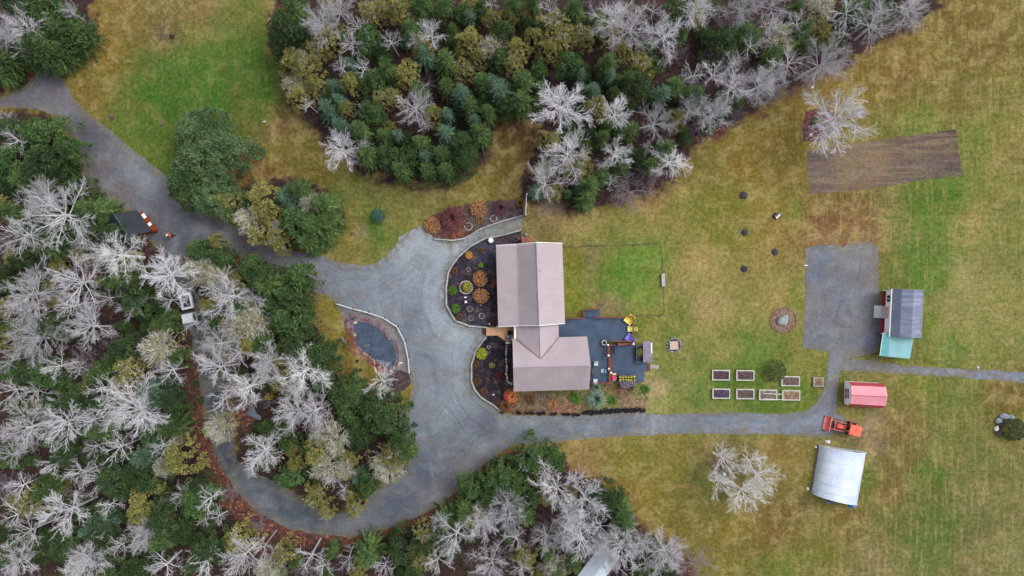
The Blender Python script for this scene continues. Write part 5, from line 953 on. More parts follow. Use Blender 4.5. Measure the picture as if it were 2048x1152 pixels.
for a, b in ((HN0, HS0), (HN1, HS1)): c = (a + b) / 2; d = b - a; MB().box(c.x, c.y, .12, d.length, .12, .24, math.atan2(d.y, d.x)).build('base_board', GREYW, t)
def tarp(x, y, w, h, rz, m, label, seed, z=.5, cat='tarp', name='tarp'):
    p = U(x, y, z); r = random.Random(seed); mb = MB(); n = 6; vs = []
    for j in range(n + 1):
        for i in range(n + 1):
            e = min(i, n - i, j, n - j) / (n / 2); vs.append((w * (i / n - .5) * (1 + r.uniform(-.06, .06)), h * (j / n - .5) * (1 + r.uniform(-.06, .06)), z * min(1, e * 1.6) * r.uniform(.75, 1) + .01))
    mb._add(vs, [(j * (n + 1) + i, j * (n + 1) + i + 1, (j + 1) * (n + 1) + i + 1, (j + 1) * (n + 1) + i) for j in range(n) for i in range(n)]); o = mb.build(name, m); o.location = (p.x, p.y, 0); o.rotation_euler = (0, 0, rz); return tag(o, label, cat)
tarp(1707, 1014, .95, .5, -.05, mat('blue_tarp', (66,150,206), (50,128,188), s=3, fine=.1), 'bright blue tarp heap at the lower right corner of the greenhouse', 1)
tarp(1658, 885, .6, .42, .1, WHITE, 'white sack above the upper edge of the greenhouse', 2, .4, 'sack', 'sack'); tarp(1633, 895, .3, .24, 0, WHITE, 'small white bag at the upper left corner of the greenhouse', 3, .25, 'sack', 'sack'); tarp(1617, 979, .3, .36, 0, WHITE, 'small white bag at the lower left corner of the greenhouse', 4, .3, 'sack', 'sack')
tarp(1660, 1005, 1.2, .4, -.15, mat('grey_tarp', (126,126,138), (96,96,108), s=3, fine=.1), 'grey sheet lying in front of the greenhouse opening', 5, .15)
# ================================================================ pale blue roof in the lower wood
t = thing('outbuilding', 'pale blue metal-roofed outbuilding half hidden by bare trees at the bottom edge', 'shed', U(1215, 1135)); PBR = mat('pale_blue_roof', (204,218,228), (188,206,218), s=.5, fine=.06, rough=.45)
r0, r1 = U(1225,1103,3.2), U(1160,1190,3.2); d = (r1 - r0).normalized(); d.z = 0; n_ = Vector((-d.y, d.x, 0)); n_ = n_ if n_.x < 0 else -n_
e = lambda p_, s, k, z: Vector((p_.x, p_.y, 0)) + n_ * s * k + Vector((0, 0, z))
s0 = d * -.1
for s in (1, -1):
    a, b, c_, d_ = e(r0, 0, 0, 3.2), e(r1, 0, 0, 3.2), e(r1, s, 1.4, 2.5), e(r0, s, 1.4, 2.5); MB().slab([a, b, c_, d_], .06).build('roof', PBR, t); g = MB()
    for i in range(1, 26): u, v = a.lerp(b, i / 26), d_.lerp(c_, i / 26); g.tube([u + Vector((0,0,.015)), v + Vector((0,0,.015))], .02, 4, False)
    g.build('rib', PBR, t)
c = (r0 + r1) / 2; MB().box(c.x, c.y, 1.2, (r1 - r0).length - .3, 2.4, 2.4, math.atan2(d.y, d.x)).build('wall', mat('grey_boards', (120,116,120), fine=.15), t)
# ================================================================ plants of the garden beds
def dome_plant(name, x, y, r_px, h, n, size, m, label, cat='shrub', group=None, seed=1, ry=None, stems=True, m2=None):
    p = U(x, y, h * .6); t = thing(name, label, cat, (p.x, p.y, 0), 0, group); r = random.Random(seed); R_ = r_px / PPM; Y = (ry or r_px) / PPM
    f = foliage(MB(), (0, 0, h * .25), R_, Y, h * .75, n, size, r); f.build('foliage', m, t, world=False)
    if m2:
        f = foliage(MB(), (-R_ * .55, 0, h * .3), R_ * .5, Y * .75, h * .7, n // 3, size, r); f.build('coloured_foliage', m2, t, world=False)
    s = MB()
    for i in range(9): a = i * .7 + seed; s.tube([(math.cos(a) * .05, math.sin(a) * .05, 0), (math.cos(a) * R_ * .5, math.sin(a) * Y * .5, h * .7)], [.02, .01], 4)
    s.build('stem', mat('brown_stem', (96,74,60), fine=.2), t, world=False); return t
def grass_plant(x, y, r_px, h, n, m, label, seed=1, name='ornamental_grass', group=None, up=.5):
    p = U(x, y, h * .4); t = thing(name, label, 'ornamental grass', (p.x, p.y, 0), 0, group); r = random.Random(seed); R_ = r_px / PPM; mb = MB()
    for i in range(n):
        a = r.uniform(0, 6.283); l = R_ * r.uniform(.45, 1.1); hh = h * r.uniform(.6, 1.0); w = .012 + .012 * r.random(); d = Vector((math.cos(a), math.sin(a), 0)); s = Vector((-d.y, d.x, 0)) * w; b = d * r.uniform(0, .12 * R_)
        q = [b + Vector((0, 0, .02)), b + d * l * .45 + Vector((0, 0, hh * .85)), b + d * l + Vector((0, 0, hh * r.uniform(.3, .95)))]
        mb._add([q[0] - s, q[0] + s, q[1] - s, q[1] + s, q[2]], [(0, 1, 3, 2), (2, 3, 4)])
    mb.build('blades', m, t, world=False); return t
LG = mat('orange_brown_leaf', (188,136,90), (140,92,62), s=5, fine=.25, fs=14, island=.45)
G = 'orange-brown domes of dried shrub in the front beds'
dome_plant('dried_shrub', 957, 418, 17, .9, 520, .15, LG, 'orange-brown domed shrub at the top of the upper garden bed', group=G, seed=1); dome_plant('dried_shrub', 864, 449.5, 16.5, .9, 520, .15, LG, 'orange-brown domed shrub at the left tip of the upper garden bed', group=G, seed=2)
dome_plant('dried_shrub', 960, 557, 14.5, .9, 480, .15, LG, 'orange-brown dome just above its twin beside the house', group=G, seed=3, ry=16.5); dome_plant('dried_shrub', 962, 592, 16.5, .9, 480, .15, LG, 'orange-brown dome just below its twin beside the house', group=G, seed=4, ry=15)
lime = mat('lime_leaf', (166,172,58), (130,140,42), s=5, fine=.2, island=.35); dome_plant('golden_shrub', 963, 708, 11.5, .8, 320, .16, lime, 'bright lime-yellow round shrub in the bed below the front deck', seed=5)
dome_plant('golden_shrub', 935, 574, 10, .7, 260, .16, mat('yellow_green_leaf', (166,162,66), (128,128,44), s=5, fine=.2, island=.35), 'yellow-green shrub inside the large white stone ring', seed=6)
gl = mat('fresh_green_leaf', (88,124,44), (62,96,32), s=5, fine=.2, island=.4)
dome_plant('green_shrub', 905, 581, 9.5, .7, 240, .15, gl, 'round green shrub at the left edge of the large bed, the upper of two', seed=7); dome_plant('green_shrub', 911, 617, 9.5, .7, 240, .15, gl, 'round green shrub at the left edge of the large bed, the lower of two', seed=8); dome_plant('green_shrub', 961.5, 530, 5.6, .5, 120, .13, mat('light_green_leaf', (116,152,48), (88,124,40), s=5, island=.3), 'small bright green tuft above the orange domes', seed=9)
dome_plant('yellow_shrub', 937.5, 510, 7.5, .5, 120, .15, mat('amber_leaf', (210,158,66), (170,118,48), s=5, island=.3), 'small amber-yellow perennial near the path edging', seed=10)
br = mat('brown_leaf', (122,88,60), (88,62,48), s=5, fine=.2, island=.4)
for i, (x, y, r_, l_) in enumerate(((963,501,7,'brown shrub beside the amber perennial near the path'),(909,541.5,9,'brown round shrub at the upper left curve of the large bed'),(918.5,634,8.5,'brown round shrub at the lower left curve of the large bed'),(953,727,7.8,'pale brown round shrub just below the lime-yellow one'),(955,763,9.5,'brown round shrub at the left curve of the lower bed'),(967.5,782,10,'olive-brown round shrub near the lower bed corner'))): grass_plant(x, y, r_, .5, 150, br, l_, i, 'dead_perennial', 'brown dead perennials in the front beds')
dome_plant('yellow_shrub', 984, 731, 6, .45, 90, .13, mat('olive_yellow_leaf', (146,142,62), (116,112,46), s=5, island=.3), 'small olive-yellow shrub in the middle of the lower bed', seed=12); dome_plant('red_shrub', 995.5, 750.5, 8, .5, 120, .14, mat('dark_red_leaf', (112,40,38), (84,32,34), s=5, island=.3), 'small dark red shrub in the lower bed', seed=13)
dome_plant('red_shrub', 1022, 792, 14, 1.1, 340, .16, mat('orange_autumn_leaf', (216,144,76), (190,104,60), s=3, island=.35), 'orange and pink-red autumn bush at the lower left house corner', seed=14, m2=mat('pink_red_leaf', (206,76,84), (180,56,66), s=3, island=.3))
grass_plant(1010, 812, 15, .8, 420, mat('rust_grass', (134,86,52), (104,66,44), s=3, island=.4), 'rust-brown tangled plant below the orange bush', 3)
dome_plant('red_shrub', 988, 565, 5, .6, 90, .14, mat('rust_leaf', (134,72,52), (104,54,42), s=3, island=.3), 'narrow rust-red shrub against the west house wall', seed=15, ry=11); dome_plant('brown_shrub', 985, 641, 9, .5, 150, .14, mat('dark_brown_leaf', (84,56,50), (60,42,42), s=3, island=.4), 'dark brown shrub above the front deck corner', seed=16, ry=8)
rg = mat('dark_red_grass', (128,72,76), (90,52,58), s=3, fine=.2, island=.45)
grass_plant(903, 436, 26, 1.2, 900, rg, 'largest dark red ornamental grass in the upper garden bed', 5, group='ornamental grasses of the upper bed'); grass_plant(1001, 415, 19, 1.1, 620, mat('mauve_red_grass', (118,78,84), (84,58,64), s=3, island=.4), 'mauve-red ornamental grass near the white panel', 6, group='ornamental grasses of the upper bed')
grass_plant(1040, 406, 9, .9, 240, mat('ochre_grass', (150,112,58), (110,82,50), s=3, island=.4), 'ochre grass clump at the right end of the upper bed', 7, group='ornamental grasses of the upper bed'); grass_plant(912, 472, 12, .4, 260, mat('salmon_grass', (150,94,74), (118,74,62), s=3, island=.4), 'low salmon-coloured clump near the upper bed edging', 8, group='ornamental grasses of the upper bed')
grass_plant(960, 443, 10, .3, 160, mat('ochre_grass', (150,112,58)), 'low tan clump between the two white stone rings', 9, group='ornamental grasses of the upper bed')
grass_plant(1192, 798, 24, 1.4, 420, mat('silver_green_blade', (142,168,148), (104,136,112), s=3, island=.35), 'large silver-green spiky plant below the patio', 10); grass_plant(1192, 774, 11, 1.0, 160, mat('silver_green_blade', (142,168,148)), 'smaller silver-green plant against the lower deck railing', 11)
for i, (x, y, r_, c_, l_) in enumerate(((1150,795,16,gl,'low green clump in the strip below the house'),(1225,800,12,gl,'green clump right of the silver-green spiky plant'),(1290,778,12,gl,'green clump at the right end of the strip garden'),(1105,808,14,LG,'low tan plants in the middle of the strip garden'),(1262,776,9,br,'reddish brown plant under the mauve tarp'),(1060,800,14,br,'brown low plant beside the orange bush'))): grass_plant(x, y, r_, .35, 200, c_, l_, 20 + i, 'low_plant', 'low plants in the strip garden below the house')
def hedge(x0, x1, y0, y1, w, h, n, label, seed, gaps=()):
    r = random.Random(seed); p0, p1 = U(x0, y0), U(x1, y1); t = thing('black_hedge', label, 'hedge', tuple((p0 + p1) / 2)); mb = MB(); c0 = (p0 + p1) / 2
    for i in range(n):
        f = (i + r.random()) / n
        if any(g0 < f < g1 for g0, g1 in gaps): continue
        q = p0.lerp(p1, f) - c0; s = w * r.uniform(.5, 1.3) / PPM; foliage(mb, (q.x, q.y + r.uniform(-.3, .3) * s, .02), s, s * .8, h * r.uniform(.6, 1.2), 30, .16, r)
    mb.build('foliage', mat('charred_black_leaf', (38,36,48), (26,26,36), s=3, island=.4), t, world=False)
hedge(1166, 1288, 824, 818.5, 6, .45, 40, 'long low blackish hedge along the driveway, its dense right-hand length', 30)
hedge(1002, 1160, 824, 829, 3.6, .35, 46, 'thin broken blackish hedge along the driveway below the house', 31, ((.05, .2), (.24, .3), (.42, .47), (.55, .62), (.7, .78), (.86, .9)))
dome_plant('pond_shrub', 703, 680, 14, .4, 200, .15, mat('orange_brown_bank', (150,100,56), (118,82,50), s=4, island=.4), 'rusty low plants on the left pond bank', seed=33, ry=24)
bsp = mat('blue_green_needle', (70,112,100), (48,86,78), s=4, fine=.2, island=.4)
dome_plant('young_spruce', 755.5, 431, 13.5, 1.5, 420, .16, bsp, 'small round blue-green spruce alone on the lawn above the drive', 'tree', seed=40); dome_plant('young_spruce', 669, 695, 8, 1.0, 220, .14, mat('deep_green_needle', (48,100,66), (32,74,48), s=4, island=.4), 'tiny deep green spruce on the grass left of the pond', 'tree', seed=41)
dome_plant('round_bush', 1552, 742, 22, 1.7, 620, .16, mat('dark_bush_leaf', (62,88,46), (84,80,44), s=.8, fine=.2, island=.45), 'round dark green bush with brownish side among the raised beds', 'bush', seed=42); dome_plant('round_bush', 2031, 860, 25, 1.8, 900, .17, mat('dark_olive_leaf', (60,76,34), (44,58,28), s=1, island=.4), 'dark olive bush beside the rock pile at the right edge', 'bush', seed=43, ry=22)
dome_plant('round_bush', 1634, 243, 9, .7, 180, .15, gl, 'small green bush under the leaning bare tree in the red ring', 'bush', seed=44); dome_plant('red_shrub', 187, 558, 12, 3.0, 160, .2, mat('brick_red_leaf', (158,76,62), (130,58,50), s=3, island=.3), 'brick-red bush standing among bare trees on the left', seed=45); dome_plant('red_shrub', 391, 1109, 8, 2.5, 90, .18, mat('brick_red_leaf', (158,76,62)), 'small orange-red sapling in the lower left wood', seed=46); dome_plant('red_shrub', 578, 97, 8, 3.5, 90, .18, mat('salmon_leaf', (206,116,92), (178,90,72), island=.3), 'salmon-red treetop at the left edge of the top wood', seed=47)
dome_plant('yellow_shrub', 538, 793, 8, 2.0, 90, .18, mat('ochre_leaf', (176,146,40), (146,118,34), island=.3), 'bright ochre sapling near the puddle in the island wood', seed=48)

# ================================================================ trees
def make_bare(seed, R=3.0, H=10.0, limbs=9, dens=1.0, fork=.5, trunkr=.17, straggle=.1, flat=1.0, thick=1.0):
    """tapered trunk, limbs radiating from its upper third, three finer orders of open twigs"""
    r = random.Random(seed); tr = MB(); cr = MB()
    fz = H * fork; bend = Vector((r.uniform(-.3, .3), r.uniform(-.3, .3), 0)); top = Vector((0, 0, fz)) + bend
    tr.tube([(0, 0, -.1), tuple(bend * .35 + Vector((0, 0, fz * .5))), tuple(top)], [trunkr * 1.15, trunkr * .9, trunkr * .72], 7)
    RAD = [.046 * thick, .018 * thick, .0105 * thick, .0072 * thick]
    def grow(p, d, L_, order, k0):
        n = (5, 4, 3, 3)[order]; pts = [p.copy()]; q = p.copy(); dd = d.copy(); rad = RAD[order] * k0
        for i in range(n):
            dd = (dd + Vector((r.gauss(0, straggle), r.gauss(0, straggle), r.gauss(.02, straggle * .6)))).normalized(); q = q + dd * (L_ / n); pts.append(q.copy())
        (tr if order == 0 else cr).tube(pts, [rad * (1 - .65 * i / n) for i in range(n + 1)], (5, 4, 3, 3)[order], False)
        if order >= 3: return
        k = max(2, int((10, 7, 4.6)[order] * dens * min(1.3, .45 + L_ / (2.6, 1.6, .8)[order] * .6) + r.random()))
        for j in range(k):
            f = min(.98, .18 + .8 * (j + r.random() * .9) / k); i = min(n - 1, int(f * n)); b = pts[i].lerp(pts[i + 1], f * n - i); loc = (pts[i + 1] - pts[i]).normalized()
            side = loc.cross(Vector((r.gauss(0, 1), r.gauss(0, 1), r.gauss(0, 1)))).normalized(); ang = r.uniform(.45, 1.0)
            nd = loc * math.cos(ang) + side * math.sin(ang); ro = Vector((b.x, b.y, 0)); nd = (nd + (ro.normalized() * .1 if ro.length > .05 else Vector()) + Vector((0, 0, .08))).normalized()
            grow(b, nd, L_ * r.uniform(.32, .62) * (1.15 - .4 * f), order + 1, r.uniform(.8, 1.15))
    a0 = r.uniform(0, 6.28)
    for i in range(limbs):
        a = a0 + 2.4 * i + r.uniform(-.35, .35); f = (i + .5) / limbs; el = .08 + 1.1 * f ** 1.1 + r.uniform(-.12, .12)
        d = Vector((math.cos(a) * math.cos(el), math.sin(a) * math.cos(el), math.sin(el) * flat)).normalized()
        grow(top - Vector((0, 0, fz * .22 * (1 - f))), d, R * r.uniform(.72, 1.1) * (1 - .2 * f), 0, 1.15 - .4 * f)
    V = np.array(cr.v); rad = np.percentile(np.hypot(V[:, 0], V[:, 1]), 95); hz = np.percentile(V[:, 2], 99.5)
    for mb in (tr, cr): mb.v = [(x * R / rad, y * R / rad, z * H / hz) for x, y, z in mb.v]
    return tr, cr
def leaf(mb, p, d, n, s, w=.45):
    side = d.cross(n)
    if side.length < 1e-4: side = Vector((1, 0, 0))
    side = side.normalized() * s * w; mb.append((p - d * s * .35, p + side, p + d * s * .65, p - side))
def mesh_quads(name, qs, m):
    me = bpy.data.meshes.new(name); V = np.array([[tuple(v) for v in q] for q in qs], np.float32).reshape(-1, 3); n = len(qs)
    me.vertices.add(n * 4); me.vertices.foreach_set('co', V.ravel()); me.loops.add(n * 4); me.loops.foreach_set('vertex_index', np.arange(n * 4, dtype=np.int32)); me.polygons.add(n); me.polygons.foreach_set('loop_start', np.arange(0, n * 4, 4, dtype=np.int32)); me.update(calc_edges=True); me.materials.append(m); return me
def make_conifer(seed, R=2.0, H=9.0, droop=.25, levels=15, nb=9):
    """whorls of branches, each a flat pointed frond of needles with gaps between, narrowing to a leader"""
    r = random.Random(seed); q = []; tw = r.uniform(.3, 1.2)
    for l in range(levels):
        f = (l + r.uniform(-.2, .2)) / levels; z = H * (.12 + .86 * f); rr_ = R * (1 - f) ** .72 * r.uniform(.85, 1.15); k = max(5, int(nb * (1 - f * .35)))
        for b in range(k):
            a = 2 * PI * b / k + l * tw + r.uniform(-.22, .22); L_ = rr_ * r.uniform(.8, 1.08); up = -droop + f * .9 + r.uniform(-.12, .12); zz = z + r.uniform(-.12, .12)
            d = Vector((math.cos(a), math.sin(a), up)).normalized(); side = d.cross(Vector((0, 0, 1))).normalized(); m = max(4, int(L_ / .15)); ro = r.uniform(-.3, .3)
            for i in range(m):
                t_ = (i + .6) / m; p = Vector((0, 0, zz)) + d * L_ * t_ - Vector((0, 0, .14 * L_ * t_ * t_)); w = (.23 * math.sin(PI * min(1, t_ * .65 + .25)) + .05) * min(1, L_ * .9)
                for s in (-1, 1):
                    dd = (d * .95 + side * s * .8 + Vector((0, 0, r.uniform(-.2, .25) + ro * s))).normalized(); leaf(q, p + dd * w * .3, dd, Vector((r.uniform(-.5, .5), r.uniform(-.5, .5), 1)), w * 1.0 + .07, .2)
            leaf(q, Vector((0, 0, zz)) + d * L_, d, Vector((0, 0, 1)), .16, .4)
    for i in range(9): a = i * .7; leaf(q, Vector((0, 0, H * .985)), Vector((math.cos(a) * .5, math.sin(a) * .5, .8)).normalized(), Vector((math.sin(a), 1, 0)), .34, .26)
    return q
def make_cloud(seed, R=2.0, H=7.0, n=110, m=42, size=.2, base=.22, pw=.55, clump=.42):
    """leaf clumps on an uneven dome, open between clumps"""
    r = random.Random(seed); q = []; lob = [(r.uniform(0, 6.28), r.uniform(.12, .32)) for _ in range(4)]
    for _ in range(n):
        a = r.uniform(0, 6.283); u = r.random() ** .55; k = 1 + sum(s * math.cos((j + 2) * a + ph) for j, (ph, s) in enumerate(lob)) * .45
        top = H * (base + (1 - base) * (1 - u ** 2.0) ** pw); z = top * r.uniform(.82, 1.0) if r.random() < .75 else top * r.uniform(.4, .85)
        c = Vector((math.cos(a) * u * R * k, math.sin(a) * u * R * k, z)); cs = clump * r.uniform(.6, 1.3)
        for _ in range(m):
            v = Vector((r.gauss(0, 1), r.gauss(0, 1), r.gauss(0, .8))); v = v.normalized() * cs * r.random() ** .4; d = (v.normalized() + Vector((r.uniform(-.5, .5), r.uniform(-.5, .5), r.uniform(-.2, .5)))).normalized()
            leaf(q, c + v, d, Vector((r.uniform(-.7, .7), r.uniform(-.7, .7), 1)), size * r.uniform(.6, 1.3), .38)
    return q
def make_twiggy(seed, R=2.0, H=7.0, n=500):
    """dense fan of pale fine twigs"""
    r = random.Random(seed); mb = MB()
    for i in range(n):
        a = r.uniform(0, 6.283); u = r.random() ** .6; e = Vector((math.cos(a) * u * R, math.sin(a) * u * R, H * (.45 + .55 * (1 - u * u) ** .5) * r.uniform(.9, 1.03))); s = Vector((e.x * .45, e.y * .45, e.z * .62)); m_ = s.lerp(e, .5) + Vector((r.gauss(0, .08), r.gauss(0, .08), .12))
        mb.tube([s, m_, e], [.028, .02, .008], 3, False)
        for _ in range(3):
            b = m_.lerp(e, r.random()); mb.tube([b, b + Vector((r.gauss(0, .22), r.gauss(0, .22), r.uniform(0, .25)))], [.013, .006], 3, False)
    return mb
BARK = mat('pale_bark', (226,225,230), (196,194,199), s=1.2, fine=.15, fs=9, objvar=.27, rough=.9)
BARKW = mat('white_bark', (255,255,255), (238,237,240), s=1.2, fine=.12, fs=9, objvar=.06, rough=.9)
BARKM = mat('mauve_bark', (166,156,164), (136,126,136), s=1.2, fine=.15, objvar=.15, rough=.9)
BARKB = mat('brown_bark', (96,78,70), (72,60,56), s=3, fine=.2)
LICH = mat('lichen_twig', (232,230,220), (206,204,190), s=.9, fine=.12, objvar=.1, rough=.95)
def leafmat(name, c, c2, isl=.4, ov=.2): return mat(name, c, c2, s=.55, fine=.22, fs=3.5, objvar=ov, island=isl, rough=.8, spec=.2)
L_C = leafmat('dark_green_needles', (98,122,66), (40,62,34), .55); L_T = leafmat('blue_green_needles', (104,132,108), (56,82,62), .5); L_G = leafmat('mid_green_leaves', (90,116,66), (54,82,42), .55); L_Y = leafmat('olive_gold_leaves', (164,154,90), (100,108,54), .5); L_L = leafmat('lichen_leaves', (150,148,98), (118,120,76)); L_P = leafmat('grey_green_needles', (112,138,92), (68,96,58), .5)
print('building tree kinds')
KINDS = {}
def reg(kind, variants): KINDS[kind] = variants
def mk(mbs, name, m):
    o = mbs.build(name, m, None, world=False); me = o.data; bpy.data.objects.remove(o); return me
def simple_trunk(H, r_=.12, top=.8): return MB().tube([(0, 0, -.1), (0.03, 0.02, H * .4), (0, 0, H * top)], [r_, r_ * .8, .03], 6)
bt = [make_bare(100 + i, limbs=11 + (i * 5) % 6, dens=.92 + .1 * (i % 3), fork=(.55, .48, .6, .52, .44)[i % 5], straggle=(.08, .12, .17, .1)[i % 4], trunkr=.13 + .02 * (i % 3), thick=(1.0, 1.25, .85)[i % 3]) for i in range(10)]
reg('B', [(mk(t_, 'trunk', BARK), mk(c_, 'crown', BARK), 3.0, 10.0) for t_, c_ in bt])
reg('W', [(mk(t_, 'trunk', BARKW), mk(c_, 'crown', BARKW), 3.0, 10.0) for t_, c_ in bt[1:6:2]])
st = [make_bare(200 + i, R=2, H=8, limbs=8 + i % 3, dens=.8, straggle=.14, trunkr=.09, thick=.85) for i in range(6)]
reg('b', [(mk(t_, 'trunk', BARK), mk(c_, 'crown', BARK), 2.0, 8.0) for t_, c_ in st])
pt = [make_bare(300 + i, R=2.2, H=5, limbs=9, dens=1.0, fork=.12, straggle=.16, trunkr=.05, thick=.62) for i in range(4)]
reg('P', [(mk(t_, 'trunk', BARKM), mk(c_, 'crown', BARKM), 2.2, 5.0) for t_, c_ in pt])
tk = mk(simple_trunk(9), 'trunk', BARKB); tk7 = mk(simple_trunk(7, .13, .85), 'trunk', BARKB)
cq = [make_conifer(400 + i, droop=.15 + .1 * (i % 3), nb=11 + i % 3, levels=15 + i % 3) for i in range(6)]
reg('C', [(tk, mesh_quads('crown', q, L_C), 2.0, 9.0) for q in cq]); reg('T', [(tk, mesh_quads('crown', q, L_T), 2.0, 9.0) for q in cq[1:5]])
gq = [make_cloud(500 + i, n=95, m=44, size=.2, clump=.36, pw=.7) for i in range(4)]; reg('G', [(tk7, mesh_quads('crown', q, L_G), 2.0, 7.0) for q in gq])
reg('D', [(tk7, mesh_quads('crown', q, leafmat('cedar_green_leaves', (80,102,58), (42,64,36), .6)), 2.0, 7.0) for q in [make_cloud(510 + i, n=120, m=46, size=.15, clump=.33, pw=.85, base=.12) for i in range(4)]])
yq = [make_cloud(520 + i, n=130, m=30, size=.15, clump=.27, pw=.65) for i in range(4)]; reg('Y', [(tk7, mesh_quads('crown', q, L_Y), 2.0, 7.0) for q in yq])
pq = make_cloud(540, R=4.6, H=9.0, n=330, m=60, size=.2, clump=.52, base=.2, pw=.7); reg('Q', [(tk, mesh_quads('crown', pq, L_P), 4.6, 9.0)])
def merged(i):
    a = make_twiggy(550 + i, n=130); t_, c_ = make_bare(580 + i, R=2, H=7, limbs=8, dens=1.0, fork=.4, straggle=.14, trunkr=.1); a._add(c_.v, c_.f); a._add(t_.v, t_.f); return a
tw = [(merged(i), make_cloud(560 + i, n=70, m=20, size=.13, clump=.28)) for i in range(3)]
reg('L', [(tk7, mk(a, 'crown', LICH), 2.0, 7.0, mesh_quads('leaf_specks', b, L_L)) for a, b in tw])
YT = [mk(make_bare(570 + i, R=1.7, H=7.1, limbs=6, dens=.7, straggle=.14, trunkr=.06, thick=.9)[1], 'pale_twigs', BARK) for i in range(2)]
for i in range(len(KINDS['Y'])): KINDS['Y'][i] = KINDS['Y'][i] + ((YT[i % 2],) if i % 2 == 0 else ())

